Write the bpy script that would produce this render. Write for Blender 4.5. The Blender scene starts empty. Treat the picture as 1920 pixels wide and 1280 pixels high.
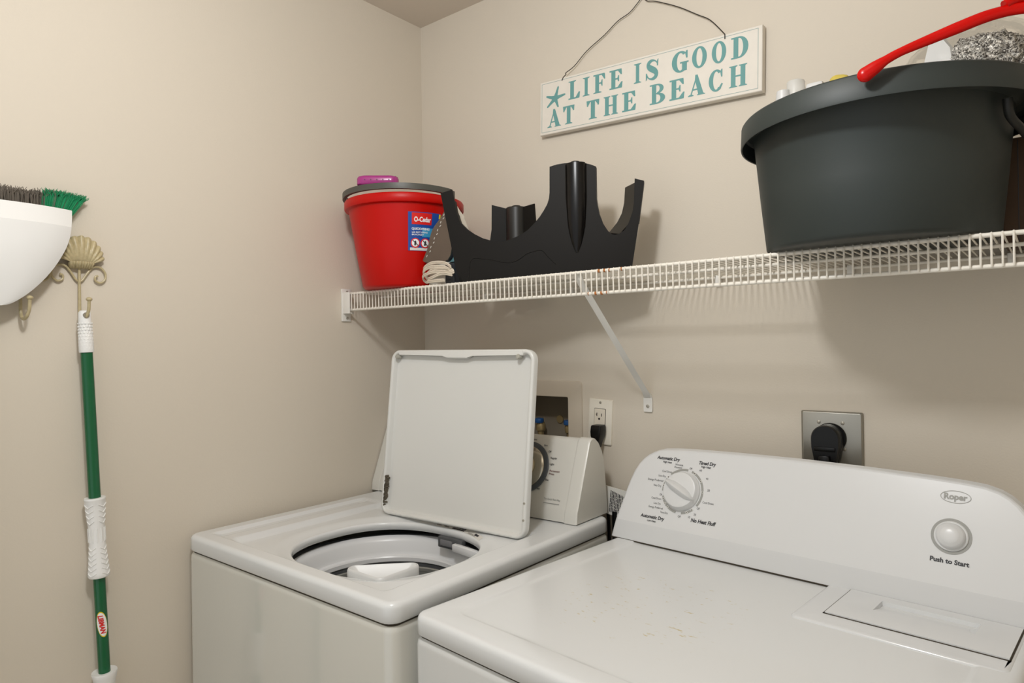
import bpy, bmesh, math, random
from mathutils import Vector, Matrix, noise
random.seed(7)
S = bpy.context.scene
COL = S.collection
PI = math.pi
R = math.radians

# ------------------------------------------------------------ camera, world, light, exposure
cam_d = bpy.data.cameras.new('camera'); cam = bpy.data.objects.new('camera', cam_d); COL.objects.link(cam)
cam_d.sensor_width = 36; cam_d.sensor_fit = 'HORIZONTAL'; cam_d.lens = 1255.98 * 36 / 1920; cam_d.clip_start = 0.02
def cam_matrix(yaw, pitch, roll, loc):
    cy, sy = math.cos(yaw), math.sin(yaw)
    f = Vector((-sy * math.cos(pitch), cy * math.cos(pitch), math.sin(pitch)))
    r = Vector((cy, sy, 0)); u = r.cross(f)
    c, s = math.cos(roll), math.sin(roll)
    r2 = c * r + s * u; u2 = -s * r + c * u
    m = Matrix((r2, u2, -f)).transposed().to_4x4(); m.translation = loc
    return m
cam.matrix_world = cam_matrix(R(38.9264), R(0.1433), R(-0.8331), Vector((1.5289, -1.46, 1.3595)))
S.camera = cam

w = bpy.data.worlds.new('world'); S.world = w; w.use_nodes = True
w.node_tree.nodes['Background'].inputs[0].default_value = (0.97, 0.99, 1.0, 1)
w.node_tree.nodes['Background'].inputs[1].default_value = 0.76

def area(name, loc, target, size, power, color=(1, 1, 1), shape='DISK', size_y=None):
    d = bpy.data.lights.new(name, 'AREA'); o = bpy.data.objects.new(name, d); COL.objects.link(o)
    d.shape = shape; d.size = size; d.energy = power; d.color = color
    if size_y: d.size_y = size_y
    o.location = loc
    o.rotation_euler = (Vector(target) - Vector(loc)).to_track_quat('-Z', 'Y').to_euler()
    return o
lamp_d = bpy.data.lights.new('ceiling_lamp_light', 'POINT'); lamp = bpy.data.objects.new('ceiling_lamp_light', lamp_d); COL.objects.link(lamp)
lamp_d.energy = 26.5; lamp_d.shadow_soft_size = 0.065; lamp_d.color = (0.97, 0.985, 1.0); lamp.location = (1.02, -1.17, 2.12)

S.view_settings.view_transform = 'Standard'; S.view_settings.look = 'None'
S.view_settings.exposure = 0.0; S.view_settings.gamma = 1.0; S.view_settings.use_curve_mapping = False

# ------------------------------------------------------------ materials
def lin(c): return c / 12.92 if c <= 0.04045 else ((c + 0.055) / 1.055) ** 2.4
def rgb(h):
    h = h.lstrip('#'); return tuple(lin(int(h[i:i + 2], 16) / 255) for i in (0, 2, 4)) + (1,)
def mat(name, col, rough=0.5, metal=0.0, bump=0.0, bscale=200, vary=0.03, vscale=6, coat=0.0, spec=0.5, trans=0.0):
    m = bpy.data.materials.new(name); m.use_nodes = True; nt = m.node_tree; b = nt.nodes['Principled BSDF']
    b.inputs['Roughness'].default_value = rough; b.inputs['Metallic'].default_value = metal
    b.inputs['Coat Weight'].default_value = coat; b.inputs['Coat Roughness'].default_value = 0.06
    b.inputs['Specular IOR Level'].default_value = spec; b.inputs['Transmission Weight'].default_value = trans
    tc = nt.nodes.new('ShaderNodeTexCoord')
    c = rgb(col)
    n = nt.nodes.new('ShaderNodeTexNoise'); n.inputs['Scale'].default_value = vscale; n.inputs['Detail'].default_value = 3
    nt.links.new(tc.outputs['Object'], n.inputs['Vector'])
    mx = nt.nodes.new('ShaderNodeMix'); mx.data_type = 'RGBA'
    mx.inputs[6].default_value = tuple(v * (1 - vary) for v in c[:3]) + (1,)
    mx.inputs[7].default_value = tuple(min(1, v * (1 + vary)) for v in c[:3]) + (1,)
    nt.links.new(n.outputs['Fac'], mx.inputs[0]); nt.links.new(mx.outputs[2], b.inputs['Base Color'])
    m['mx'] = 1
    if bump:
        n2 = nt.nodes.new('ShaderNodeTexNoise'); n2.inputs['Scale'].default_value = bscale; n2.inputs['Detail'].default_value = 2
        nt.links.new(tc.outputs['Object'], n2.inputs['Vector'])
        bp = nt.nodes.new('ShaderNodeBump'); bp.inputs['Strength'].default_value = bump; bp.inputs['Distance'].default_value = 0.001
        nt.links.new(n2.outputs['Fac'], bp.inputs['Height']); nt.links.new(bp.outputs[0], b.inputs['Normal'])
    return m
def stains(m, col, box, scale, thr, soft=0.05, stretch=(1, 1, 1)):
    """marks of a second colour where a noise passes a threshold inside a box of object space"""
    nt = m.node_tree; b = nt.nodes['Principled BSDF']; src = b.inputs['Base Color'].links[0].from_socket
    tc = nt.nodes.new('ShaderNodeTexCoord'); mp = nt.nodes.new('ShaderNodeMapping'); mp.inputs['Scale'].default_value = stretch
    n = nt.nodes.new('ShaderNodeTexNoise'); n.inputs['Scale'].default_value = scale; n.inputs['Detail'].default_value = 4
    nt.links.new(tc.outputs['Object'], mp.inputs[0]); nt.links.new(mp.outputs[0], n.inputs['Vector'])
    r = nt.nodes.new('ShaderNodeMapRange'); r.inputs['From Min'].default_value = thr; r.inputs['From Max'].default_value = thr + soft
    nt.links.new(n.outputs['Fac'], r.inputs['Value'])
    out = r.outputs[0]
    sp = nt.nodes.new('ShaderNodeSeparateXYZ'); nt.links.new(tc.outputs['Object'], sp.inputs[0])
    for i, (lo, hi) in enumerate(box):
        if lo is None: continue
        c = (lo + hi) / 2; hw = (hi - lo) / 2
        a = nt.nodes.new('ShaderNodeMath'); a.operation = 'SUBTRACT'; nt.links.new(sp.outputs[i], a.inputs[0]); a.inputs[1].default_value = c
        ab = nt.nodes.new('ShaderNodeMath'); ab.operation = 'ABSOLUTE'; nt.links.new(a.outputs[0], ab.inputs[0])
        mr = nt.nodes.new('ShaderNodeMapRange'); nt.links.new(ab.outputs[0], mr.inputs['Value'])
        mr.inputs['From Min'].default_value = hw; mr.inputs['From Max'].default_value = hw * 0.6
        mu = nt.nodes.new('ShaderNodeMath'); mu.operation = 'MULTIPLY'; nt.links.new(out, mu.inputs[0]); nt.links.new(mr.outputs[0], mu.inputs[1]); out = mu.outputs[0]
    mx = nt.nodes.new('ShaderNodeMix'); mx.data_type = 'RGBA'
    nt.links.new(out, mx.inputs[0]); nt.links.new(src, mx.inputs[6]); mx.inputs[7].default_value = rgb(col)
    nt.links.new(mx.outputs[2], b.inputs['Base Color'])
def clear(name, tint='FFFFFF', gloss=0.5, rough=0.08):
    m = bpy.data.materials.new(name); m.use_nodes = True; nt = m.node_tree; nt.nodes.remove(nt.nodes['Principled BSDF'])
    o = nt.nodes['Material Output']; t = nt.nodes.new('ShaderNodeBsdfTransparent'); t.inputs[0].default_value = rgb(tint)
    g = nt.nodes.new('ShaderNodeBsdfGlossy'); g.inputs['Roughness'].default_value = rough
    lw = nt.nodes.new('ShaderNodeLayerWeight'); lw.inputs[0].default_value = 0.35
    tc = nt.nodes.new('ShaderNodeTexCoord'); n = nt.nodes.new('ShaderNodeTexNoise'); n.inputs['Scale'].default_value = 35
    nt.links.new(tc.outputs['Object'], n.inputs['Vector'])
    bp = nt.nodes.new('ShaderNodeBump'); bp.inputs['Strength'].default_value = 0.5; bp.inputs['Distance'].default_value = 0.004
    nt.links.new(n.outputs['Fac'], bp.inputs['Height']); nt.links.new(bp.outputs[0], g.inputs['Normal'])
    mu = nt.nodes.new('ShaderNodeMath'); mu.operation = 'MULTIPLY'; mu.inputs[1].default_value = gloss
    nt.links.new(lw.outputs['Fresnel'], mu.inputs[0])
    mx = nt.nodes.new('ShaderNodeMixShader'); nt.links.new(mu.outputs[0], mx.inputs[0]); nt.links.new(t.outputs[0], mx.inputs[1]); nt.links.new(g.outputs[0], mx.inputs[2])
    nt.links.new(mx.outputs[0], o.inputs['Surface'])
    return m

WALL = mat('wall_paint', 'D5CCBD', 0.75, bump=0.25, bscale=260, vary=0.015, vscale=2, spec=0.25)
CEIL = mat('ceiling_paint', 'D2C8BB', 0.9, bump=0.2, bscale=120, vary=0.02)
FLOOR = mat('floor_tile', 'B9AC98', 0.5)
WHITE = mat('white_enamel', 'D8D9D8', 0.16, vary=0.01, coat=0.3)
DRYW = mat('dryer_enamel', 'D9DBDC', 0.18, vary=0.01, coat=0.25)
CONS = mat('console_plastic', 'D7D8D8', 0.28, vary=0.01)
WCONS = mat('washer_console_plastic', 'D5D3CB', 0.3, vary=0.015)
LIDM = mat('lid_enamel', 'D6D6D2', 0.3, vary=0.01)
RINGW = mat('tub_ring_plastic', 'DCDDDE', 0.3, vary=0.01)
DARKG = mat('dark_grey_rubber', '4C4E50', 0.5)
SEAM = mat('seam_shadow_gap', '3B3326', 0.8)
STEEL = mat('drum_steel', 'A9A9A4', 0.35, 0.6)
BLACK = mat('black_plastic', '14110D', 0.5, bump=0.06, bscale=900, vary=0.1, spec=0.16)
BLACKT = mat('black_groove_plastic', '0D0B0A', 0.25, vary=0.1, spec=0.3)
RUB = mat('black_rubber', '0C0C0C', 0.3, vary=0.1, spec=0.3)
INK = mat('black_ink', '26262A', 0.5)
INKS = mat('soft_black_ink', '4A4A4C', 0.5)
INKG = mat('grey_ink', '9A9A95', 0.5)
WIRE = mat('white_wire_coating', 'E6E1D6', 0.35, vary=0.02)
BRK = mat('white_bracket_plastic', 'E4E2DC', 0.4, vary=0.01)
SCREW = mat('screw_metal', 'A8A397', 0.4, 0.4)
RUST = mat('rust', 'A86A38', 0.9, vary=0.4, vscale=300)
RED = mat('red_bucket_plastic', 'BC0700', 0.38, vary=0.02, spec=0.25)
RED2 = mat('red_handle_plastic', 'B80500', 0.25, vary=0.02, spec=0.25)
GREYH = mat('grey_handle_plastic', '4C4B45', 0.45)
PURP = mat('purple_plastic', 'A2347F', 0.25)
PURPD = mat('purple_hole', '4A1438', 0.5)
TOTE = mat('charcoal_tub_plastic', '2B3230', 0.52, bump=0.05, bscale=600, vary=0.04)
GREEN = mat('green_pole_paint', '0B5A34', 0.22, vary=0.02)
GRIPW = mat('white_grip_plastic', 'ECECEA', 0.35, vary=0.01)
PAN = mat('white_dustpan_plastic', 'EAEAE8', 0.25, vary=0.02, coat=0.3)
GOLD = mat('antique_cream_metal', 'B8AA85', 0.38, vary=0.25, vscale=160)
SIGNW = mat('sign_white_paint', 'E2DCD1', 0.6, vary=0.05, vscale=40)
SIGNE = mat('sign_edge_paint', 'E0D6BF', 0.6, vary=0.08, vscale=40)
TEAL = mat('teal_paint', '659A98', 0.6, vary=0.03, vscale=60)
TEALL = mat('teal_line_paint', '93A8A6', 0.6)
WIREB = mat('dark_wire', '231F1B', 0.5)
LABW = mat('paper_label', 'D8D6CF', 0.6, vary=0.02)
BLUE = mat('label_blue', '174C9E', 0.4, vary=0.15, vscale=40)
BLUEL = mat('label_light_blue', '3E9BC8', 0.4)
LRED = mat('label_red', 'D8201C', 0.4)
LWH = mat('label_white', 'F2F2F2', 0.4)
LYEL = mat('label_yellow', 'E8D020', 0.4)
SOLE = mat('iron_soleplate', '756B64', 0.2, 0.8, vary=0.12, vscale=40)
IRONW = mat('iron_white_plastic', 'D6D0C4', 0.35)
IRONT = mat('iron_teal_plastic', '5F8A90', 0.3)
IRONB = mat('iron_dark_plastic', '20262E', 0.35)
CORD = mat('ivory_cord', 'D6CCBB', 0.45)
PLATE = mat('white_cover_plate', 'E6E0D2', 0.4, vary=0.01)
RECEP = mat('receptacle_plastic', 'E2DACA', 0.35)
SLOT = mat('socket_slot', '2A2018', 0.7)
SST = mat('brushed_steel_plate', 'A09D94', 0.38, 0.85, bump=0.1, bscale=500)
BOXM = mat('outlet_box_frame', 'C4B9A8', 0.6)
BOXI = mat('outlet_box_interior', '857B6B', 0.6)
VALB = mat('blue_valve', '1C4E86', 0.4)
BRASS = mat('brass_fitting', 'A08D65', 0.4, 0.5)
CHROME = mat('dial_chrome', 'B5AFA0', 0.18, 0.85)
DIALF = mat('dial_face_beige', 'BDB094', 0.4)
DIALR = mat('dial_ring_slate', '53585C', 0.35)
BROWN = mat('brown_box', '4C3826', 0.7, vary=0.15, vscale=20)
WPL = mat('white_plastic_pack', 'C9C9C7', 0.4)
YEL = mat('yellow_sponge', 'C0AC4E', 0.8, bump=0.5, bscale=300)
BRG = mat('green_bristle', '1E8A5A', 0.5, vary=0.3, vscale=80)
BRGR = mat('grey_bristle', '6E665C', 0.6, vary=0.35, vscale=80)
BAG = clear('clear_plastic_bag', 'FDFDFC', 0.28)
CAPM = mat('translucent_cap_plastic', 'DEDEDA', 0.25)
CAPM.node_tree.nodes['Principled BSDF'].inputs['Alpha'].default_value = 0.55
def tinsel_mat():
    m = bpy.data.materials.new('silver_tinsel'); m.use_nodes = True; nt = m.node_tree; b = nt.nodes['Principled BSDF']
    tc = nt.nodes.new('ShaderNodeTexCoord'); v = nt.nodes.new('ShaderNodeTexNoise'); v.inputs['Scale'].default_value = 210; v.inputs['Detail'].default_value = 2; v.inputs['Distortion'].default_value = 1.5
    nt.links.new(tc.outputs['Object'], v.inputs['Vector'])
    cr = nt.nodes.new('ShaderNodeValToRGB'); cr.color_ramp.elements[0].position = 0.4; cr.color_ramp.elements[0].color = rgb('45423D')
    cr.color_ramp.elements[1].position = 0.66; cr.color_ramp.elements[1].color = rgb('F4F0E8')
    nt.links.new(v.outputs['Fac'], cr.inputs[0]); nt.links.new(cr.outputs[0], b.inputs['Base Color'])
    b.inputs['Metallic'].default_value = 0.35; b.inputs['Roughness'].default_value = 0.35
    bp = nt.nodes.new('ShaderNodeBump'); bp.inputs['Strength'].default_value = 1; bp.inputs['Distance'].default_value = 0.004
    nt.links.new(v.outputs['Fac'], bp.inputs['Height']); nt.links.new(bp.outputs[0], b.inputs['Normal'])
    return m
TINSEL = tinsel_mat()

# ------------------------------------------------------------ builders
def thing(name, label, cat, loc=(0, 0, 0), rotz=0.0, group=None):
    o = bpy.data.objects.new(name, None); COL.objects.link(o); o.empty_display_size = 0.05
    o.location = loc; o.rotation_euler = (0, 0, rotz); o['label'] = label; o['category'] = cat
    if group: o['group'] = group
    return o
ROOTM = {}
def root_matrix(o):
    while o.parent: o = o.parent
    return Matrix.Translation(o.location) @ Matrix.Rotation(o.rotation_euler.z, 4, 'Z')
def obj(name, bm, m, parent=None, local=False, sharp=32, label=None, kind=None, doubles=True):
    if parent is not None and not local: bm.transform(root_matrix(parent).inverted())
    if doubles: bmesh.ops.remove_doubles(bm, verts=bm.verts, dist=1e-6)
    bmesh.ops.recalc_face_normals(bm, faces=bm.faces)
    for f in bm.faces: f.smooth = True
    for e in bm.edges:
        if len(e.link_faces) == 2: e.smooth = e.calc_face_angle(0) < R(sharp)
        else: e.smooth = False
    me = bpy.data.meshes.new(name); bm.to_mesh(me); bm.free(); me.materials.append(m)
    o = bpy.data.objects.new(name, me); COL.objects.link(o)
    if parent is not None: o.parent = parent
    if label: o['label'] = label
    if kind: o['kind'] = kind
    return o
def tag(o, label, cat, group=None):
    o['label'] = label; o['category'] = cat
    if group: o['group'] = group
    return o
def struct(name, bm, m):
    o = obj(name, bm, m); o['kind'] = 'structure'; return o
def box(bm, x0, x1, y0, y1, z0, z1, bev=0.0, seg=2, M=None):
    t = bmesh.new(); bmesh.ops.create_cube(t, size=1)
    for v in t.verts: v.co = Vector(((x0 + x1) / 2 + v.co.x * (x1 - x0), (y0 + y1) / 2 + v.co.y * (y1 - y0), (z0 + z1) / 2 + v.co.z * (z1 - z0)))
    if bev: bmesh.ops.bevel(t, geom=list(t.edges), offset=bev, segments=seg, profile=0.5, affect='EDGES')
    if M is not None: t.transform(M)
    merge(bm, t); return bm
def merge(bm, t):
    vm = {}
    for v in t.verts: vm[v] = bm.verts.new(v.co)
    for f in t.faces:
        try: bm.faces.new([vm[v] for v in f.verts])
        except ValueError: pass
    t.free()
def loops(bm, rings, closed=True, cap0=False, cap1=False):
    vs = [[bm.verts.new(p) for p in r] for r in rings]
    n = len(vs[0])
    for a, b in zip(vs, vs[1:]):
        for i in range(n if closed else n - 1):
            j = (i + 1) % n
            try: bm.faces.new((a[i], a[j], b[j], b[i]))
            except ValueError: pass
    if cap0: bm.faces.new(vs[0])
    if cap1: bm.faces.new(list(reversed(vs[-1])))
    return vs
def lathe(bm, prof, c=(0, 0, 0), seg=48, cap0=False, cap1=False, M=None, sx=1, sy=1):
    rings = []
    for r, z in prof:
        ring = [Vector((c[0] + r * sx * math.cos(2 * PI * i / seg), c[1] + r * sy * math.sin(2 * PI * i / seg), c[2] + z)) for i in range(seg)]
        if M is not None: ring = [M @ p for p in ring]
        rings.append(ring)
    loops(bm, rings, True, cap0, cap1); return bm
def tube(bm, pts, r, seg=10, closed=False, flat=1.0, up=None):
    pts = [Vector(p) for p in pts]; n = len(pts)
    rs = r if isinstance(r, (list, tuple)) else [r] * n
    prev = None; rings = []
    for i, p in enumerate(pts):
        if closed: t = pts[(i + 1) % n] - pts[i - 1]
        else: t = pts[min(i + 1, n - 1)] - pts[max(i - 1, 0)]
        t.normalize()
        if prev is None:
            a = Vector(up) if up else (Vector((0, 0, 1)) if abs(t.z) < 0.9 else Vector((1, 0, 0)))
            u = (a - t * a.dot(t)).normalized()
        else: u = (prev - t * prev.dot(t)).normalized()
        prev = u; v = t.cross(u)
        rings.append([p + (u * math.cos(2 * PI * k / seg) * rs[i] + v * math.sin(2 * PI * k / seg) * rs[i] * flat) for k in range(seg)])
    if closed: rings.append(rings[0])
    loops(bm, rings, True, not closed, not closed)
    return bm
def smooth_path(pts, k=6):
    pts = [Vector(p) for p in pts]; out = []
    for i in range(len(pts) - 1):
        p0 = pts[max(i - 1, 0)]; p1 = pts[i]; p2 = pts[i + 1]; p3 = pts[min(i + 2, len(pts) - 1)]
        for j in range(k):
            t = j / k
            out.append(0.5 * ((2 * p1) + (p2 - p0) * t + (2 * p0 - 5 * p1 + 4 * p2 - p3) * t * t + (3 * p1 - p0 - 3 * p2 + p3) * t ** 3))
    out.append(pts[-1]); return out
def prism(bm, out, f0, f1, bev=0.0):
    """solid between outline mapped by f0 (front) and by f1 (back)"""
    a = [bm.verts.new(f0(*p)) for p in out]; b = [bm.verts.new(f1(*p)) for p in out]; n = len(out)
    bm.faces.new(a); bm.faces.new(list(reversed(b)))
    for i in range(n):
        j = (i + 1) % n; bm.faces.new((a[i], b[i], b[j], a[j]))
    return bm
def rrect(x0, x1, y0, y1, r, n=8):
    out = []
    for cx, cy, a0 in ((x1 - r, y1 - r, 0), (x0 + r, y1 - r, 90), (x0 + r, y0 + r, 180), (x1 - r, y0 + r, 270)):
        for i in range(n + 1):
            a = R(a0 + 90 * i / n); out.append((cx + r * math.cos(a), cy + r * math.sin(a)))
    return out
def rsweep(bm, x0, x1, y0, y1, r, prof, n=8, cap0=False, cap1=False):
    rings = []
    for off, z in prof:
        rr = max(r - off, 0.0015)
        rings.append([Vector((x, y, z)) for x, y in rrect(x0 + off, x1 - off, y0 + off, y1 - off, rr, n)])
    loops(bm, rings, True, cap0, cap1); return bm
def text_bm(s, size, bold=0.0, align='LEFT', shear=0.0, width=None, thick=0.0, sub=0):
    cu = bpy.data.curves.new('t', 'FONT'); cu.body = s; cu.size = size; cu.offset = bold; cu.align_x = align; cu.shear = shear
    cu.resolution_u = 3
    o = bpy.data.objects.new('t', cu); COL.objects.link(o)
    dg = bpy.context.evaluated_depsgraph_get(); me = bpy.data.meshes.new_from_object(o.evaluated_get(dg))
    bm = bmesh.new(); bm.from_mesh(me)
    bpy.data.objects.remove(o); bpy.data.curves.remove(cu); bpy.data.meshes.remove(me)
    if bm.verts and width:
        xs = [v.co.x for v in bm.verts]; a, b = min(xs), max(xs); k = width / (b - a)
        x0 = a if align == 'LEFT' else (a + b) / 2
        for v in bm.verts: v.co.x = (v.co.x - x0) * k
    return bm
def mapped(bm, f):
    for v in bm.verts: v.co = f(v.co.x, v.co.y)
    return bm
def sst(x, a, b):
    t = min(1, max(0, (x - a) / (b - a))); return t * t * (3 - 2 * t)

# ------------------------------------------------------------ room
H = 2.35; XR = 2.25; YF = -2.4
def slab(*a): return box(bmesh.new(), *a)
bmw = bmesh.new()      # back wall with the opening for the recessed supply box
for a in ((-0.12, 0.31, 0, H), (0.5394, XR + 0.12, 0, H), (0.31, 0.5394, 0, 1.09), (0.31, 0.5394, 1.216, H)):
    box(bmw, a[0], a[1], 0, 0.12, a[2], a[3])
struct('wall_back', bmw, WALL)
struct('wall_left', slab(-0.12, 0, YF, 0.0, 0, H), WALL)
struct('wall_right', slab(XR, XR + 0.12, YF, 0.0, 0, H), WALL)
struct('ceiling', slab(-0.12, XR + 0.12, YF, 0.12, H, H + 0.1), CEIL)
struct('floor', slab(-0.12, XR + 0.12, YF, 0.12, -0.1, 0), FLOOR)
# ------------------------------------------------------------ washing machine
WX0, WX1, WY0, WY1, WZ = 0.020, 0.706, -0.757, -0.078, 0.945
wm = thing('washing_machine', 'white top-loading washing machine with its lid standing open, left of the dryer', 'washing machine', (0.363, -0.42, 0))
bm = bmesh.new()
rsweep(bm, WX0 + .001, WX1 - .001, WY0 + .001, WY1, 0.022, [(0.02, 0.0), (0.0, 0.0), (0.0, 0.895), (0.0015, 0.9015), (0.005, 0.906), (0.03, 0.907)])
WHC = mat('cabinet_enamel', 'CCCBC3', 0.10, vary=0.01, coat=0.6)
obj('cabinet', bm, WHC, wm)
# dark joint between cabinet and top
bm = bmesh.new(); rsweep(bm, WX0 + .007, WX1 - .007, WY0 + .007, WY1 - .004, 0.016, [(0.0, 0.900), (0.0, 0.915), (0.01, 0.915)])
obj('joint', bm, SEAM, wm, label='dark line painted as joint shade under the top panel')
# top panel with shaped opening
HC = Vector((0.4095, -0.513)); HRX, HRY, HN = 0.1965, 0.177, 2.4
def hole_r(a):
    c, s = abs(math.cos(a)), abs(math.sin(a))
    return ((c / HRX) ** HN + (s / HRY) ** HN) ** (-1 / HN)
def sd_out(x, y, r=0.024):
    cx, cy = (WX0 + WX1) / 2, (WY0 + WY1) / 2
    qx = abs(x - cx) - ((WX1 - WX0) / 2 - r); qy = abs(y - cy) - ((WY1 - WY0) / 2 - r)
    return -(math.hypot(max(qx, 0), max(qy, 0)) + min(max(qx, qy), 0) - r)
def out_r(a):
    lo, hi = 0.1, 0.8
    for _ in range(40):
        m = (lo + hi) / 2
        if sd_out(HC.x + m * math.cos(a), HC.y + m * math.sin(a)) > 0: lo = m
        else: hi = m
    return lo
def deck_h(x, y):
    q = ((abs(x - HC.x) / HRX) ** HN + (abs(y - HC.y) / HRY) ** HN) ** (1 / HN)
    my = sst(y, -0.722, -0.702) * (1 - sst(y, -0.325, -0.300))
    mr = 1 - sst(x, 0.632, 0.650)
    h = WZ - 0.0060 * sst(x, 0.058, 0.068) * sst(y, -0.735, -0.70) * (1 - sst(y, -0.24, -0.2)) * mr * my ** 0.3
    h += 0.0036 * sst(x, 0.088, 0.098) * my * mr
    h -= 0.0098 * sst(x, 0.130, 0.150) * my * mr
    h -= 0.0065 * (1 - sst(q, 1.0, 1.20)) * (0.35 + 0.65 * my)
    d = sd_out(x, y); rr = 0.011
    if d < rr: h -= rr - math.sqrt(max(0, rr * rr - (rr - d) ** 2))
    return h
bm = bmesh.new(); NA = 360; rings = []
ts = [i / 74 * 0.93 for i in range(75)] + [0.93 + 0.07 * (i / 22) for i in range(1, 23)]
ang = [2 * PI * i / NA for i in range(NA)]
hr = [hole_r(a) for a in ang]; orr = [out_r(a) for a in ang]
# the inner lip
rings.append([Vector((HC.x + (h + .004) * math.cos(a), HC.y + (h + .004) * math.sin(a), 0.908)) for a, h in zip(ang, hr)])
rings.append([Vector((HC.x + h * math.cos(a), HC.y + h * math.sin(a), 0.914)) for a, h in zip(ang, hr)])
rings.append([Vector((HC.x + h * math.cos(a), HC.y + h * math.sin(a), deck_h(HC.x + h * math.cos(a), HC.y + h * math.sin(a)) - 0.004)) for a, h in zip(ang, hr)])
for t in ts:
    rg = []
    for a, h, o in zip(ang, hr, orr):
        rad = h + 0.003 + (o - h - 0.003) * t
        x, y = HC.x + rad * math.cos(a), HC.y + rad * math.sin(a)
        rg.append(Vector((x, y, deck_h(x, y))))
    rings.append(rg)
rings.append([Vector((HC.x + o * math.cos(a), HC.y + o * math.sin(a), 0.915)) for a, o in zip(ang, orr)])
rings.append([Vector((HC.x + (o - .002) * math.cos(a), HC.y + (o - .002) * math.sin(a), 0.9115)) for a, o in zip(ang, orr)])
rings.append([Vector((HC.x + (o - .012) * math.cos(a), HC.y + (o - .012) * math.sin(a), 0.9115)) for a, o in zip(ang, orr)])
loops(bm, rings)
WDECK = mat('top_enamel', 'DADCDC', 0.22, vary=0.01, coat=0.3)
obj('top_panel', bm, WDECK, wm, sharp=60)
# tub parts
TC = (0.398, -0.512, 0)
bm = bmesh.new(); lathe(bm, [(0.236, 0.886), (0.208, 0.886), (0.208, 0.870)], TC, 72)
obj('tub_gasket', bm, mat('slate_rubber', '7A7C7E', .5), wm, label='dark grey rubber under the opening')
bm = bmesh.new(); lathe(bm, [(0.213, 0.876), (0.210, 0.886), (0.203, 0.892), (0.195, 0.889), (0.188, 0.880), (0.185, 0.858), (0.182, 0.851), (0.174, 0.849), (0.172, 0.846), (0.172, 0.837), (0.178, 0.833)], TC, 96)
obj('tub_ring', bm, RINGW, wm)
bm = bmesh.new(); lathe(bm, [(0.180, 0.835), (0.175, 0.832), (0.175, 0.825), (0.180, 0.820)], TC, 96)
obj('seal_groove', bm, DARKG, wm)
bm = bmesh.new(); lathe(bm, [(0.176, 0.826), (0.172, 0.823), (0.172, 0.816), (0.1735, 0.814), (0.1735, 0.806), (0.172, 0.804), (0.172, 0.55), (0.15, 0.52), (0.001, 0.51)], TC, 96)
obj('wash_basket', bm, STEEL, wm)
# lid switch recess at the back right of the opening
bm = bmesh.new(); box(bm, 0.398, 0.476, -0.349, -0.334, 0.884, 0.910, 0.003); o = obj('lid_switch_housing', bm, DARKG, wm)
bm = bmesh.new(); box(bm, 0.408, 0.446, -0.351, -0.347, 0.890, 0.904, 0.001); obj('switch_cover', bm, mat('grey_plastic', '77777A', 0.5), o)
bm = bmesh.new(); box(bm, 0.452, 0.548, -0.364, -0.350, 0.884, 0.902, 0.003, M=Matrix.Translation((0.50, -0.358, 0)) @ Matrix.Rotation(R(-8), 4, 'Z') @ Matrix.Translation((-0.50, 0.358, 0)))
obj('overflow_tab', bm, RINGW, wm)
# bleach dispenser, a rounded triangular cup at the front right corner of the opening
def tri(off, z):
    P = [Vector((0.455, -0.676)), Vector((0.582, -0.676)), Vector((0.582, -0.548))]
    c = Vector((0.540, -0.634)); out = []
    r = 0.016 - min(off, .010)
    for i in range(3):
        p, a, b = P[i], P[i - 1], P[(i + 1) % 3]
        d1 = (a - p).normalized(); d2 = (b - p).normalized(); bis = (d1 + d2).normalized(); half = math.acos(max(-1, min(1, d1.dot(d2)))) / 2
        cc = p + bis * ((off + r) / math.sin(half))
        n1 = -(bis - d1 * bis.dot(d1)).normalized(); n2 = -(bis - d2 * bis.dot(d2)).normalized()
        a1 = math.atan2(n1.y, n1.x); a2 = math.atan2(n2.y, n2.x)
        while a2 < a1: a2 += 2 * PI
        for k in range(9):
            t = a1 + (a2 - a1) * k / 8; out.append(Vector((cc.x + r * math.cos(t), cc.y + r * math.sin(t), z)))
    return out
bm = bmesh.new(); loops(bm, [tri(0, .895), tri(0, .934), tri(.0015, .9375), tri(.004, .9385), tri(.006, .9365), tri(.016, .918), tri(.022, .914)], True, False, True)
obj('bleach_dispenser', bm, mat('dispenser_plastic', 'CDCECD', .35), wm, sharp=50)
# information label at the back of the opening
INL = lambda u, v: Vector((0.398 + u, -0.327 + v * 0.35 + u * 0.0, 0.9325 + v * 0.6))
lab = bmesh.new()
def on_deck(u, v):
    x = 0.375 + u; e = HC.y + HRY * max(0.0, 1 - (abs(x - HC.x) / HRX) ** HN) ** (1 / HN)
    y = e + 0.0035 + v * .62
    return Vector((x, y, deck_h(x, y) + 0.0006))
loops(lab, [[on_deck(.165 * i / 30, q) for i in range(31)] for q in (0, .005, .010, .015, .020, .026)], False)
lb = obj('model_label', lab, mat('washer_label', 'D6D3CC', 0.4), wm, label='paper label with bar codes behind the opening')
bm = bmesh.new()
for row in (0.004, 0.015):
    x = 0.052
    while x < 0.092:
        wdt = random.choice((0.0006, 0.001, 0.0016))
        prism(bm, [(x, row), (x + wdt, row), (x + wdt, row + 0.008), (x, row + 0.008)], lambda u, v: on_deck(u, v) + Vector((0, 0, .0005)), on_deck); x += wdt + random.choice((0.0007, 0.0012))
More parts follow.
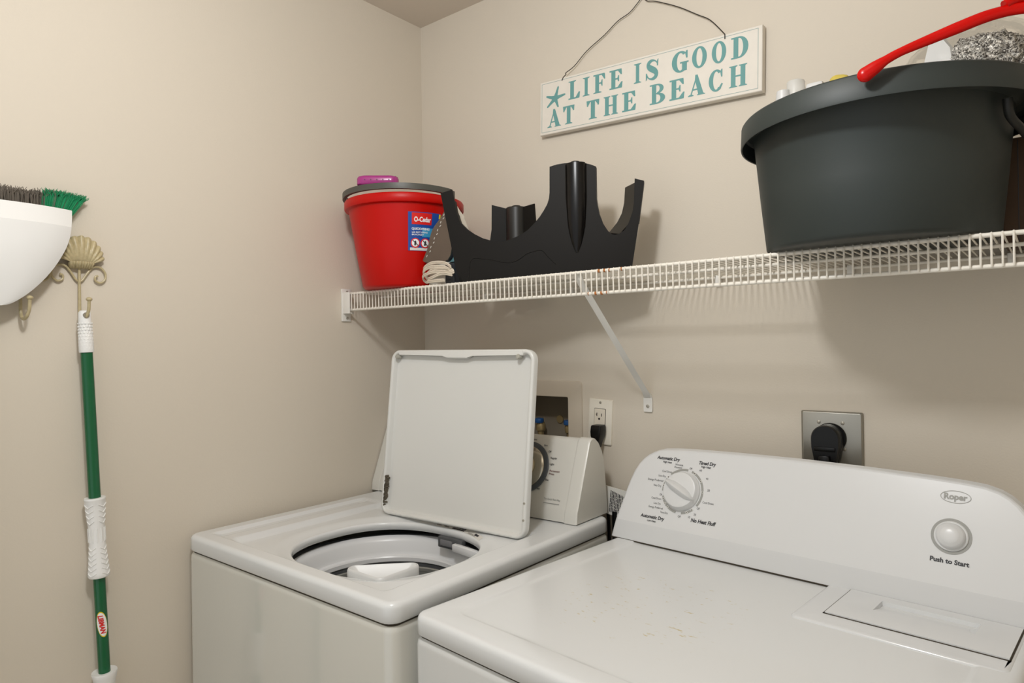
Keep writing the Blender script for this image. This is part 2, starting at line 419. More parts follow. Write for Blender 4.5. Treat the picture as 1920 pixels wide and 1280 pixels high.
for a in ((0.024, 0.044, 0.019, 0.0215), (0.024, 0.029, 0.014, 0.016), (0.024, 0.040, 0.008, 0.0105), (0.0, 0.014, 0.010, 0.012),
          (0.108, 0.14, 0.004, 0.005), (0.108, 0.14, 0.009, 0.010), (0.132, 0.148, 0.010, 0.020)):
    prism(bm, [(a[0], a[2]), (a[1], a[2]), (a[1], a[3]), (a[0], a[3])], lambda u, v: on_deck(u, v) + Vector((0, 0, .0005)), on_deck)
obj('print', bm, INK, lb)
# lid, standing open
LW0, LW1 = 0.198, 0.642
lid_ang = R(6.5)
def L(u, v, d=0.0):      # u across, v up the lid, d towards the room
    return Vector((u, -0.331 + (u - .42) * .055 + v * math.sin(lid_ang) - d * math.cos(lid_ang), 0.9345 + v * math.cos(lid_ang) + d * math.sin(lid_ang)))
LHH = 0.413
bm = bmesh.new()
def lring(off, d, r=0.026): return [L(x, y, d) for x, y in rrect(LW0 + off, LW1 - off, off * 0.8, LHH - off, max(r - off, .004), 8)]
loops(bm, [lring(.004, -.006), lring(.0, -.004), lring(0, .008), lring(.0015, .0105), lring(.005, .0115), lring(.0085, .0105), lring(.010, .008), lring(.013, -.001), lring(.020, -.003)], True, True, True)
LIDX = LIDM
lid = obj('lid', bm, LIDX, wm, sharp=50)
# folded handle strip along the top edge
bm = bmesh.new()
strip = [(0.225, 0.4105), (0.225, 0.400), (0.375, 0.399), (0.388, 0.3925), (0.452, 0.392), (0.466, 0.399), (0.612, 0.3985), (0.612, 0.4105)]
prism(bm, strip, lambda u, v: L(u, v, .0125), lambda u, v: L(u, v, .002)); bmesh.ops.bevel(bm, geom=[e for e in bm.edges], offset=.0015, segments=2, affect='EDGES')
obj('lid_handle', bm, LIDM, lid)
for u in (0.221, 0.600):
    bm = bmesh.new(); M = Matrix.Translation(L(u, 0.396, 0.004)) @ Matrix.Rotation(R(90) - lid_ang, 4, 'X')
    lathe(bm, [(0.006, 0), (0.006, 0.009), (0.0045, 0.0115), (0.0008, 0.012)], (0, 0, 0), 20, False, True, M)
    obj('rubber_bumper', bm, mat('grey_bumper', 'A8A69C', 0.6) if u < .3 else bpy.data.materials['grey_bumper'], lid)
# rust and dirt down in the lower left corner of the lid, hinge holes at the right
bm = bmesh.new(); random.seed(3)
for i in range(46):
    v = random.uniform(0.02, 0.096); u = 0.2095 + random.gauss(0, 0.0028) + (0.096 - v) * -0.02; s = random.uniform(.0012, .0032)
    n = 6; prism(bm, [(u + s * math.cos(2 * PI * k / n) * random.uniform(.6, 1.2), v + s * 1.6 * math.sin(2 * PI * k / n) * random.uniform(.6, 1.2)) for k in range(n)], lambda a, b: L(a, b, .0108), lambda a, b: L(a, b, .002))
obj('rust_patch', bm, mat('dark_rust', '5B5346', 0.8, vary=0.5, vscale=300), lid, label='dark rusted corner of the lid')
for v in (0.042, 0.078):
    bm = bmesh.new(); M = Matrix.Translation(L(0.6365, v, 0.0105)) @ Matrix.Rotation(R(90) - lid_ang, 4, 'X')
    lathe(bm, [(0.0026, 0), (0.0026, 0.0016), (0.0005, 0.002)], (0, 0, 0), 14, False, True, M)
    obj('hinge_screw', bm, SCREW, lid)
# console: lofted profile with rounded back, flared end caps
CP = [(-0.196, 0.9475), (-0.1935, 0.972), (-0.1905, 0.978), (-0.136, 1.124), (-0.131, 1.130), (-0.122, 1.133), (-0.112, 1.131), (-0.098, 1.121), (-0.084, 1.101), (-0.075, 1.078), (-0.070, 1.04), (-0.062, 0.96), (-0.062, 0.9475)]
def cprof(k, x): # k expands the profile
    c = Vector((-0.125, 1.03)); return [Vector((x, -(.688 - x) * .036 + c.x + (y - c.x) * (1 + k), max(0.9465, c.y + (z - c.y) * (1 + k)))) for y, z in CP]
bm = bmesh.new(); loops(bm, [cprof(0, 0.036), cprof(0, 0.655)], True, True, True)
con = obj('console', bm, WCONS, wm, sharp=40)
for a, b in ((0.0355, 0.003), (0.6545, 0.688)):
    bm = bmesh.new(); s = 1 if b > a else -1
    loops(bm, [cprof(0.005, a), cprof(0.018, a + s * .001), cprof(0.02, a + s * .004), cprof(0.02, b - s * .006), cprof(0.012, b - s * .002), cprof(-0.01, b)], True, True, True)
    obj('end_cap', bm, WCONS, wm, sharp=40)
tw = R(20.5)
def WF(u, v, d=0.0): # on the slanted console face
    return Vector((u, -0.1938 - (.688 - u) * .036 + v * math.sin(tw) - d * math.cos(tw), 0.9705 + v * math.cos(tw) + d * math.sin(tw)))
DC = (0.528, 0.0935)
def wdisc(bm, prof, seg=56):
    M = Matrix.Translation(WF(*DC)) @ Matrix.Rotation(R(90) - tw, 4, 'X')
    lathe(bm, prof, (0, 0, 0), seg, False, True, M); return bm
dial = obj('cycle_dial_ring', wdisc(bmesh.new(), [(0.062, 0.0), (0.062, 0.002), (0.060, 0.003), (0.050, 0.003), (0.050, .0022)]), DIALR, wm, label='slate ring around the cycle dial')
obj('dial_skirt', wdisc(bmesh.new(), [(0.0505, 0.002), (0.0505, 0.005), (0.047, 0.008), (0.034, 0.013), (0.030, 0.014), (0.028, 0.014)]), CHROME, dial)
obj('dial_knob', wdisc(bmesh.new(), [(0.029, 0.010), (0.029, 0.026), (0.0265, 0.029), (0.001, 0.0295)]), DIALF, dial)
for a in (88, 62, 24, 6, -38, -66, -90):
    c = (DC[0] + .056 * math.cos(R(a)), DC[1] + .056 * math.sin(R(a))); bm = bmesh.new()
    prism(bm, [(c[0] + .0013 * math.cos(2 * PI * k / 10), c[1] + .0013 * math.sin(2 * PI * k / 10)) for k in range(10)], lambda u, v: WF(u, v, .0036), lambda u, v: WF(u, v, .0028))
    obj('dial_mark', bm, LWH, dial)
def wtext(name, s, u, v, size, width=None, m=INK):
    bm = text_bm(s, size, width=width, bold=size * .012); return obj(name, mapped(bm, lambda x, y: WF(u + x, v + y, .0007)), m, wm, doubles=False)
for s, u, v, z_, wd in (('Normal', .528, .1595, .0065, .012), ('Short', .564, .1475, .006, .010), ('Off', .580, .1335, .006, .008), ('Regular', .5895, .1185, .0065, .018), ('Light', .5905, .1040, .0065, .012),
                    ('Rinse', .586, .066, .0065, .009), ('Heavy', .567, .043, .006, .009)):
    wtext('lettering', s, u, v, z_, wd)
wtext('lettering', 'Permanent', .5935, .088, .0065, .028, mat('dark_red_ink', '6A3A38', .5)); wtext('lettering', 'Press', .5935, .081, .0065, .014, bpy.data.materials['dark_red_ink'])
wtext('lettering', 'The Quick Run Way', .5915, .0225, .0065, .046, INKG)
bm = bmesh.new(); prism(bm, [(.592, .0145), (.636, .0145), (.636, .016), (.592, .016)], lambda u, v: WF(u, v, .0007), lambda u, v: WF(u, v, 0)); obj('underline', bm, INKG, wm)

# ------------------------------------------------------------ dryer
DA = R(-5.2)
dr = thing('clothes_dryer', 'white clothes dryer with a wide control console, in the right foreground', 'dryer', (0.7215, -0.7265, 0), DA)
DWd, DDp, DZ = 0.742, 0.655, 0.930
bm = bmesh.new(); rsweep(bm, 0, DWd, 0, DDp, 0.02, [(0.02, 0), (0, 0), (0, 0.881), (0.0015, .8875), (0.006, 0.892), (0.03, 0.893)])
obj('cabinet', bm, mat('dryer_cabinet_enamel', 'D0D1CF', 0.15, vary=0.01, coat=0.4), dr, local=True)
bm = bmesh.new(); rsweep(bm, 0.006, DWd - .006, 0.006, DDp - .004, 0.015, [(0, 0.886), (0, 0.899), (0.01, 0.899)])
obj('joint', bm, SEAM, dr, local=True, label='dark line painted as joint shade under the top panel')
bm = bmesh.new()
rings = []
for off, z in [(0.012, .8965), (0.002, .8965), (0.0, .899), (0.0, 0.919), (.001, .9235), (.0035, .9272), (.007, .9292), (.012, .930), (.046, .930), (.049, .9294), (.052, .9281), (.056, .9276), (.062, .9275)]:
    rings.append([Vector((x, y, z)) for x, y in rrect(off, DWd - off, off, DDp - off, max(.022 - off, .0015) if off < .03 else max(.06 - off, .026), 10)])
loops(bm, rings, True, False, True)
DTOP = mat('dryer_top_enamel', 'DADCDC', 0.25, vary=0.01, coat=0.25)
stains(DTOP, 'C4B68C', ((0.10, 0.42), (0.12, 0.44), (None, None)), 75, 0.64, 0.10, (1, 2.0, 1))
obj('top_panel', bm, DTOP, dr, local=True, sharp=50)
# raised pad and lint screen door
bm = bmesh.new(); rsweep(bm, 0.448, 0.728, 0.388, 0.60, 0.012, [(0, .9265), (.0005, .9290), (.003, .9312), (.008, .9318)])
q0 = rrect(0.456, 0.720, 0.396, 0.592, 0.004, 8); q1 = rrect(0.4855, 0.7235, 0.4265, 0.595, 0.002, 8)
loops(bm, [[Vector((x, y, .9318)) for x, y in q0], [Vector((x, y, .9318)) for x, y in q1], [Vector((x, y, .9278)) for x, y in q1]])
obj('lint_screen_pad', bm, DRYW, dr, local=True, sharp=50)
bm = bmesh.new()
for a in ((0.4855, 0.4885, 0.4265, 0.56), (0.7210, 0.7235, 0.4265, 0.56), (0.4855, 0.7235, 0.4265, 0.4295)): box(bm, *a, .930, .9324)  # dark strips paint in the shade of the gap around the door
obj('door_gap_shade', bm, SEAM, dr, local=True, label='dark strips painted as gap shade around the lint screen door')
bm = bmesh.new()
xs = [0.488, 0.541, 0.674, 0.7215]; ys = [0.429, 0.484, 0.532, 0.556]
zz = .9342
V = {}
for i, x in enumerate(xs):
    for j, y in enumerate(ys): V[i, j] = bm.verts.new((x, y, zz))
for i in range(3):
    for j in range(3):
        if (i, j) != (1, 1): bm.faces.new((V[i, j], V[i + 1, j], V[i + 1, j + 1], V[i, j + 1]))
# finger slot
lo = [bm.verts.new((xs[1] + .001, ys[1] + .03, zz - .0065)), bm.verts.new((xs[2] - .012, ys[1] + .03, zz - .0065)), bm.verts.new((xs[2] - .006, ys[2] - .001, zz - .007)), bm.verts.new((xs[1] + .001, ys[2] - .001, zz - .007))]
up = [V[1, 1], V[2, 1], V[2, 2], V[1, 2]]
for k in range(4): bm.faces.new((up[k], up[(k + 1) % 4], lo[(k + 1) % 4], lo[k]))
bm.faces.new(lo)
outer = [V[0, 0], V[1, 0], V[2, 0], V[3, 0], V[3, 1], V[3, 2], V[3, 3], V[2, 3], V[1, 3], V[0, 3], V[0, 2], V[0, 1]]
dn = [bm.verts.new((v.co.x, v.co.y, .931)) for v in outer]
for k in range(12): bm.faces.new((outer[k], outer[(k + 1) % 12], dn[(k + 1) % 12], dn[k]))
obj('lint_screen_door', bm, DRYW, dr, local=True)
# console
TL, TU, BND, YB = R(6), R(23), 0.040, 0.557
def DF(s, t, d=0.0): return DF0(s + .0095, t, d)   # printed matter and controls
def DF0(s, t, d=0.0):      # point on the console face, d = out of the face
    if t <= BND: return Vector((s, YB + t * math.sin(TL) - d * math.cos(TL), DZ + t * math.cos(TL) + d * math.sin(TL)))
    y0 = YB + BND * math.sin(TL); z0 = DZ + BND * math.cos(TL); q = t - BND
    return Vector((s, y0 + q * math.sin(TU) - d * math.cos(TU), z0 + q * math.cos(TU) + d * math.sin(TU)))
half = [(-0.012, 0.0008), (-0.006, 0.040), (0.000, 0.107), (0.0045, 0.130), (0.011, 0.152), (0.019, 0.169), (0.029, 0.182), (0.041, 0.1925), (0.055, 0.2005), (0.075, 0.2065), (0.105, 0.2095), (0.15, 0.2118), (0.25, 0.2145), (0.371, 0.2158)]
outl = [(s + .0095 * min(1, t / .09) * (.371 - s) / .371, t) for s, t in half] + [(0.742 - s, t) for s, t in reversed(half[:-1])]
def inset(pts, o):
    res = []
    n = len(pts)
    for i, p in enumerate(pts):
        a = Vector(pts[max(i - 1, 0)]); b = Vector(pts[min(i + 1, n - 1)]); t = (b - a).normalized(); nr = Vector((t.y, -t.x))
        q = Vector(p) + nr * o
        if i in (0, n - 1): q.y = p[1]
        res.append((q.x, q.y))
    return res
def insetband(o):
    r = inset(outl, o); r[1] = (r[1][0], BND); r[-2] = (r[-2][0], BND); return r
bm = bmesh.new()
R0 = insetband(.0065); R1 = insetband(.0035); R2 = insetband(.001); R3 = insetband(0.0)
def backp(s, t, dep, k=0): 
    p = DF0(s, t, 0); return Vector((p.x, p.y + dep, p.z - k))
rings = [[DF0(s, t) for s, t in R0], [DF0(s, t, -.0010) for s, t in R1], [DF0(s, t, -.0035) for s, t in R2], [DF0(s, t, -.007) for s, t in R3]]
rings.append([backp(s, t, .022 - .10 * max(0, t - .16)) if True else 0 for s, t in insetband(.001)])
rings.append([Vector((p[0], max(0.60, DF0(p[0], p[1]).y + .03), DF0(p[0], p[1]).z)) for p in insetband(.006)])
rings.append([Vector((p[0], 0.650, DZ + (DF0(p[0], p[1]).z - DZ) * .93)) for p in insetband(.012)])
vs = loops(bm, rings, closed=False)
f = vs[0]; bm.faces.new(f[1:-1]); bm.faces.new((f[0], f[1], f[-2], f[-1])); bm.faces.new(vs[-1])
obj('console', bm, CONS, dr, local=True, sharp=14)
bm = bmesh.new(); box(bm, -0.008, 0.750, 0.5562, 0.64, .9285, .9307); obj('console_gap_shade', bm, SEAM, dr, local=True, label='dark line painted as shade under the console')  # dark slab standing in for the shade line where the console sits
def dtext(s, u, t, size, width=None, m=INK, bold=.014, align='LEFT', shear=0, name='lettering'):
    bm = text_bm(s, size, width=width, bold=size * bold, align=align, shear=shear)
    return obj(name, mapped(bm, lambda x, y: DF(u + x, t + y, .0006)), m, dr, local=True, doubles=False)
dtext('Automatic Dry', .0637, .1835, .0098, .0555, shear=.15, bold=.03); dtext('High Heat', .0905, .1765, .0062, .021, align='CENTER')
dtext('Timed Dry', .1640, .1825, .0100, .038, shear=.15, bold=.03); dtext('High Heat', .1815, .1760, .0062, .022, align='CENTER')
dtext('Automatic Dry', .0512, .0548, .0098, .0580, shear=.15, bold=.03); dtext('Low Heat', .0800, .0478, .0062, .021, align='CENTER')
dtext('No Heat Fluff', .1690, .0635, .0105, .0545, shear=.15, bold=.03)
for s, u0, u1, t in (('Wrinkle', .110, .1285, .1738), ('Prevent', .1095, .1275, .1680), ('Cool Down', .0822, .106, .1562), ('Less Dry', .0755, .0935, .1455), ('Energy Preferred', .0515, .0890, .1348), ('Very Dry', .0675, .0870, .1237),
                    ('Off', .0870, .0925, .1055), ('Cool Down', .0690, .0925, .0962), ('Less Dry', .0770, .0940, .0860), ('Energy Preferred', .0665, .1010, .0770), ('Very Dry', .0965, .1145, .0695),
                    ('Off', .1385, .1450, .0672), ('10', .1618, .1660, .0695), ('20', .1730, .1780, .0768), ('Off', .1775, .1835, .0900), ('Cool Down', .1875, .2115, .1040), ('20', .1930, .1985, .1295), ('40', .1855, .1905, .1525), ('60', .1680, .1735, .1680), ('Off', .1450, .1510, .1690)):
    dtext(s, u0, t, .0062, u1 - u0, m=INKS, bold=.0)
KC = (.1378, .1215)
def arc(bm, c, r0, r1, a0, a1, f, n=40, d0=.0006, d1=-.0003):
    pts = [(c[0] + r1 * math.cos(R(a0 + (a1 - a0) * i / n)), c[1] + r1 * math.sin(R(a0 + (a1 - a0) * i / n))) for i in range(n + 1)]
    pin = [(c[0] + r0 * math.cos(R(a0 + (a1 - a0) * i / n)), c[1] + r0 * math.sin(R(a0 + (a1 - a0) * i / n))) for i in range(n + 1)]
    for i in range(n):
        prism(bm, [pin[i], pts[i], pts[i + 1], pin[i + 1]], lambda u, v: f(u, v, d0), lambda u, v: f(u, v, d1))
bm = bmesh.new()
for a0, a1 in ((-34, 72), (84, 136), (152, 186), (200, 262), (278, 312)): arc(bm, KC, .0430, .0475, a0, a1, DF)
kr = obj('dial_ring', bm, INKG, dr, local=True)
for a in (62, 34, 6, -50, -66, 208, 222, 234, 172, 160, 146):
    cc = (KC[0] + .0455 * math.cos(R(a)), KC[1] + .0455 * math.sin(R(a)))
    bm = bmesh.new(); arc(bm, cc, .0, .0026, 0, 360, DF, 10, .0011); obj('dial_dot', bm, LABW, kr, local=True)
    bm = bmesh.new(); arc(bm, cc, .0, .0012, 0, 360, DF, 8, .0016); obj('dot_centre', bm, INK, kr, local=True)
def dM(u, t): return Matrix.Translation(DF(u, t)) @ Matrix.Rotation(R(90) - TU, 4, 'X')
bm = bmesh.new(); lathe(bm, [(0.0405, 0), (0.0405, .003), (.0395, .005), (.0385, .006), (.0375, .013), (.036, .0155), (.033, .0165), (.001, .0168)], (0, 0, 0), 64, False, True, dM(*KC))
kn = obj('timer_knob', bm, CONS, dr, local=True, sharp=40)
bm = bmesh.new(); rg = []
N = 18
for i in range(N + 1):
    q = -1 + 2 * i / N; xw = q * .0385; wd = .0095 * (1 - abs(q) ** 3.0) + .0010; hh = .0155 * (1 - abs(q) ** 4) ** .6
    rg.append([Vector((xw, wd * 1.15, .014)), Vector((xw, wd * .8, .0165 + hh * .25)), Vector((xw, wd * .38, .0165 + hh * .82)), Vector((xw, 0, .0165 + hh)), Vector((xw, -wd * .38, .0165 + hh * .82)), Vector((xw, -wd * .8, .0165 + hh * .25)), Vector((xw, -wd * 1.15, .014))])
loops(bm, rg, True, True, True); bm.transform(dM(*KC) @ Matrix.Rotation(R(-25), 4, 'Z'))
obj('knob_ridge', bm, CONS, kn, local=True, sharp=50)
BC = (.6168, .1185)
bm = bmesh.new(); arc(bm, BC, .0235, .0282, 0, 360, DF, 56); br = obj('button_ring', bm, INKG, dr, local=True)
bm = bmesh.new(); lathe(bm, [(.0238, 0), (.0236, .003), (.0222, .0042), (.0212, .004), (.0205, .0042), (.0198, .010), (.0175, .0125), (.0172, .0128), (.013, .0155), (.0127, .0158), (.006, .0168), (.0005, .017)], (0, 0, 0), 48, False, True, dM(*BC))
obj('start_button', bm, CONS, dr, local=True, sharp=40)
dtext('Push to Start', .5902, .0758, .0100, .0530, bold=.035)
LC = (.6190, .1820)
bm = bmesh.new()
n = 60
for i in range(n):
    a, b = 2 * PI * i / n, 2 * PI * (i + 1) / n
    prism(bm, [(LC[0] + .0203 * math.cos(a), LC[1] + .0093 * math.sin(a)), (LC[0] + .0213 * math.cos(a), LC[1] + .0103 * math.sin(a)), (LC[0] + .0213 * math.cos(b), LC[1] + .0103 * math.sin(b)), (LC[0] + .0203 * math.cos(b), LC[1] + .0093 * math.sin(b))], lambda u, v: DF(u, v, .0006), lambda u, v: DF(u, v, -.0003))
obj('logo_oval', bm, INKG, dr, local=True)
dtext('Roper', LC[0], LC[1] - .0042, .0135, .0325, m=INKG, bold=.04, align='CENTER')

# ------------------------------------------------------------ paper tag standing between the machines
tg = thing('paper_tag', 'white printed paper tag between the washer and the dryer consoles', 'tag', (0.705, -0.048, 0.94))
bm = bmesh.new(); TG = [(0.640, 0.948), (0.745, 0.932), (0.745, 1.001), (0.672, 1.010), (0.640, 1.012)]
prism(bm, TG, lambda x, z: Vector((x, -0.050, z)), lambda x, z: Vector((x, -0.046, z)))
obj('card', bm, LABW, tg)
bm = bmesh.new(); random.seed(5)
for i in range(14):
    x = 0.686 + i * 0.0040; top = 1.0 - i * .0012
    z = 0.948 - i * .0010
    while z < top:
        ln = random.uniform(.004, .013); z2 = min(z + ln, top)
        prism(bm, [(x, z), (x + .0021, z), (x + .0021, z2), (x, z2)], lambda a, b: Vector((a + (b - .95) * .1, -0.0506, b)), lambda a, b: Vector((a + (b - .95) * .1, -0.0498, b))); z = z2 + .0012
obj('print', bm, INK, tg)
bm = bmesh.new(); tube(bm, [(0.70, -0.046, 0.95), (0.70, -0.040, 0.6), (0.70, -0.03, 0.02)], .008, 12); obj('stem', bm, RUB, tg)

# ------------------------------------------------------------ supply box in the wall, outlets, plugs
sb = thing('washer_supply_box', 'recessed beige supply valve box in the wall behind the open washer lid', 'valve box', (0.43, 0, 1.15))
bm = bmesh.new()
fo = rrect(0.290, 0.5815, 1.05, 1.2585, 0.010, 5); fi = rrect(0.335, 0.5394, 1.09, 1.2165, 0.004, 5)
loops(bm, [[Vector((x, 0.0, z)) for x, z in fo], [Vector((x, -0.0035, z)) for x, z in rrect(0.2905, 0.581, 1.0505, 1.258, .0095, 5)], [Vector((x, -0.005, z)) for x, z in rrect(0.292, 0.5795, 1.052, 1.2565, .009, 5)],
           [Vector((x, -0.005, z)) for x, z in fi], [Vector((x, 0.0, z)) for x, z in fi]])
obj('frame', bm, BOXM, sb, sharp=60)
bm = bmesh.new(); loops(bm, [[Vector((x, 0.0, z)) for x, z in fi], [Vector((x, 0.085, z)) for x, z in fi]], True, False, True); obj('recess', bm, BOXI, sb)
for x in (0.405, 0.503):
    bm = bmesh.new(); lathe(bm, [(.009, 0), (.009, .02), (.013, .022), (.014, .036), (.010, .046), (.001, .048)], (x, 0.055, 1.092), 20, True, True); vb = obj('valve', bm, BRASS, sb)
    bm = bmesh.new(); M = Matrix.Translation((x, 0.048, 1.142)); lathe(bm, [(.004, -.006), (.012, -.006), (.0135, 0), (.012, .006), (.001, .008)], (0, 0, 0), 18, False, True, M); obj('valve_knob', bm, VALB, vb, label='blue valve knob')
bm = bmesh.new(); lathe(bm, [(.011, 0), (.011, .003), (.0005, .0035)], (0, 0, 0), 24, False, True, Matrix.Translation((0.452, 0.084, 1.145)) @ Matrix.Rotation(R(90), 4, 'X')); obj('knockout_plug', bm, BRASS, sb)

oa = R(3.2)
ot = thing('wall_outlet', 'white duplex wall outlet with a black plug in its lower socket', 'outlet', (0.6355, 0, 1.158))
def OM(b): b.transform(Matrix.Translation((0.6355, 0, 1.158)) @ Matrix.Rotation(oa, 4, 'Y')); return b
bm = bmesh.new(); rings = []
for off, y in ((0, 0), (0, -.003), (.001, -.0048), (.003, -.0058)): rings.append([Vector((x, y, z)) for x, z in rrect(-.0345 + off, .0345 - off, -.057 + off, .057 - off, .003, 4)])
loops(bm, rings, True, False, True); obj('cover_plate', OM(bm), PLATE, ot)
bm = bmesh.new(); rings = []
for off, y in ((-.0001, -.0056), (-.0001, -.0066)): rings.append([Vector((x, y, z)) for x, z in rrect(-.0165 + off, .0165 - off, -.0335 + off, .0335 - off, .002, 4)])
loops(bm, rings, True, False, True); obj('gap', OM(bm), SLOT, ot)
bm = bmesh.new(); rings = []
for off, y in ((0, -.006), (0, -.0075), (.001, -.0085)): rings.append([Vector((x, y, z)) for x, z in rrect(-.0155 + off, .0155 - off, -.0325 + off, .0325 - off, .002, 4)])
loops(bm, rings, True, False, True); rc = obj('receptacle', OM(bm), RECEP, ot)
bm = bmesh.new()
for a in ((-.0085, -.0065, .014, .0225), (-.0105, -.0085, .0175, .0195), (.0055, .0075, .014, .0215)): box(bm, a[0], a[1], -.0088, -.008, a[2], a[3])
lathe(bm, [(.0028, 0), (.0028, .0008), (.0001, .0008)], (0, 0, 0), 14, False, True, Matrix.Translation((-.0005, -.008, .0075)) @ Matrix.Rotation(R(90), 4, 'X'))
obj('socket_slots', OM(bm), SLOT, rc)
bm = bmesh.new(); lathe(bm, [(.0032, 0), (.0032, .001), (.0005, .0016)], (0, 0, 0), 16, False, True, Matrix.Translation((0, -.0055, .0485)) @ Matrix.Rotation(R(90), 4, 'X')); obj('screw', OM(bm), SCREW, ot)

pg = thing('washer_plug', 'black plug and cord in the white duplex outlet', 'plug', (0.642, -0.02, 1.13))
bm = bmesh.new(); rg = []
for z, hw, y0, y1 in ((1.152, .0125, -.034, -.0095), (1.150, .0145, -.037, -.0085), (1.136, .0148, -.040, -.0085), (1.126, .0135, -.041, -.0085), (1.112, .009, -.040, -.014), (1.097, .0065, -.034, -.018)):
    rg.append([Vector((.6415 + x, y, z)) for x, y in rrect(-hw, hw, y0, y1, .004, 4)])
loops(bm, rg, True, True, True); obj('plug_body', bm, RUB, pg, sharp=45)
bm = bmesh.new(); tube(bm, smooth_path([(0.6415, -.026, 1.10), (0.6425, -.024, 1.06), (0.650, -.018, 1.0), (0.660, -.012, .93), (0.665, -.012, .6), (0.66, -.012, .05)]), .0042, 10); obj('cord', bm, RUB, pg)

do = thing('dryer_outlet', 'square stainless steel outlet plate with four screws behind the dryer console', 'outlet', (1.178, 0, 1.156))
bm = bmesh.new(); rings = []
for off, y in ((0, 0), (0, -.006), (.002, -.0085), (.003, -.009)): rings.append([Vector((x, y, z)) for x, z in rrect(1.1215 + off, 1.2365 - off, 1.0975 + off, 1.2125 - off, .003, 4)])
loops(bm, rings, True, False, True); obj('cover_plate', bm, SST, do)
for x, z in ((1.156, 1.1905), (1.2005, 1.1905), (1.2035, 1.1385), (1.156, 1.1385)):
    bm = bmesh.new(); lathe(bm, [(.0036, 0), (.0036, .001), (.002, .002), (.0003, .0022)], (0, 0, 0), 16, False, True, Matrix.Translation((x, -.0088, z)) @ Matrix.Rotation(R(90), 4, 'X')); obj('screw', bm, SCREW, do)
bm = bmesh.new(); lathe(bm, [(.030, 0), (.030, .004), (.0285, .006), (.001, .006)], (0, 0, 0), 40, False, True, Matrix.Translation((1.178, -.0085, 1.160)) @ Matrix.Rotation(R(90), 4, 'X')); obj('receptacle', bm, RUB, do)
dp = thing('dryer_plug', 'large black dryer plug in the stainless steel plate', 'plug', (1.176, -0.03, 1.16))
bm = bmesh.new(); rg = []
def plugout(k, y, dz=0):
    pts = [(1.1765 + .0265 * k * math.cos(R(a)), 1.162 + .0265 * k * math.sin(R(a))) for a in range(0, 181, 12)]
    pts += [(1.1765 - .0262 * k, 1.145), (1.1765 - .022 * k, 1.122), (1.1765 - .017 * k, 1.105), (1.1765 + .017 * k, 1.105), (1.1765 + .022 * k, 1.122), (1.1765 + .0262 * k, 1.145)]
    return [Vector((x, y, z)) for x, z in pts]
loops(bm, [plugout(1, -.0145), plugout(1, -.030), plugout(.93, -.0305), plugout(.93, -.0335), plugout(1, -.034), plugout(1, -.046), plugout(.93, -.050)], True, True, True); pb = obj('plug_body', bm, RUB, dp)
bm = bmesh.new(); box(bm, 1.157, 1.196, -.053, -.048, 1.1375, 1.146, .0015); obj('grip_bar', bm, RUB, pb)
bm = bmesh.new(); box(bm, 1.166, 1.187, -.060, -.034, 1.095, 1.131, .005); box(bm, 1.159, 1.194, -.054, -.030, 1.100, 1.118, .004); obj('strain_relief', bm, RUB, pb)
bm = bmesh.new(); tube(bm, smooth_path([(1.1765, -.046, 1.105), (1.178, -.045, 1.05), (1.185, -.040, .98), (1.19, -.036, .8), (1.19, -.036, .1)]), .011, 12); obj('cord', bm, RUB, dp)

# ------------------------------------------------------------ wire shelf
SZ = 1.5045; SY = -0.305; XE = XR - .004
sh = thing('wire_shelf', 'long white coated wire shelf fixed to the wall above the machines', 'shelf', (1.1, -0.15, SZ))
for nm, y, z, r in (('front_rail', SY, SZ - .0028, .0035), ('lower_rail', SY + .001, SZ - .047, .0035), ('middle_rail', -0.185, SZ - .0062, .0032), ('back_rail', -0.010, SZ - .0062, .0032)):
    bm = bmesh.new(); tube(bm, [(0.012, y, z), (XE, y, z)], r, 12); obj(nm, bm, WIRE, sh)
bm = bmesh.new(); x = 0.0375; WR = .00155
while x < XE - .01:
    tube(bm, [(x, -0.006, SZ - .0015), (x, SY + .002, SZ - .0015), (x, SY - .0022, SZ - .0002), (x, SY - .0042, SZ - .0030), (x, SY - .0044, SZ - .010), (x, SY - .0040, SZ - .045), (x, SY - .0030, SZ - .0478)], WR, 6); x += 0.01262
obj('cross_wires', bm, WIRE, sh)
for x0, x1, y, z in ((.8215, .8265, SY, SZ - .0028), (.8345, .8385, SY, SZ - .0028), (.846, .849, SY, SZ - .0028), (.8735, .8765, SY, SZ - .0028), (.7965, .7985, SY + .001, SZ - .047), (.8125, .8175, SY + .001, SZ - .047), (.826, .8315, SY + .001, SZ - .047), (.8395, .8415, SY + .001, SZ - .047)): bm = bmesh.new(); tube(bm, [(x0, y, z), (x1, y, z)], .0037, 12); obj('rust_spot', bm, RUST, sh)
eb = None
bm = bmesh.new(); box(bm, 0.0005, 0.006, SY - .012, SY + .018, SZ - .078, SZ + .012, .001); box(bm, 0.003, 0.034, SY - .0095, SY - .006, SZ - .057, SZ + .001, .0008); box(bm, 0.003, 0.026, SY - .009, SY + .012, SZ - .057, SZ - .054, .0005); box(bm, 0.003, 0.030, SY - .009, SY + .012, SZ - .003, SZ + .0015, .0005)
eb = obj('end_bracket', bm, BRK, sh)
for z in (SZ + .004, SZ - .069):
    bm = bmesh.new(); lathe(bm, [(.0035, 0), (.0035, .0015), (.002, .0024), (.0003, .0025)], (0, 0, 0), 14, False, True, Matrix.Translation((0.006, SY + .004, z)) @ Matrix.Rotation(R(90), 4, 'Y')); obj('screw', bm, SCREW, eb)
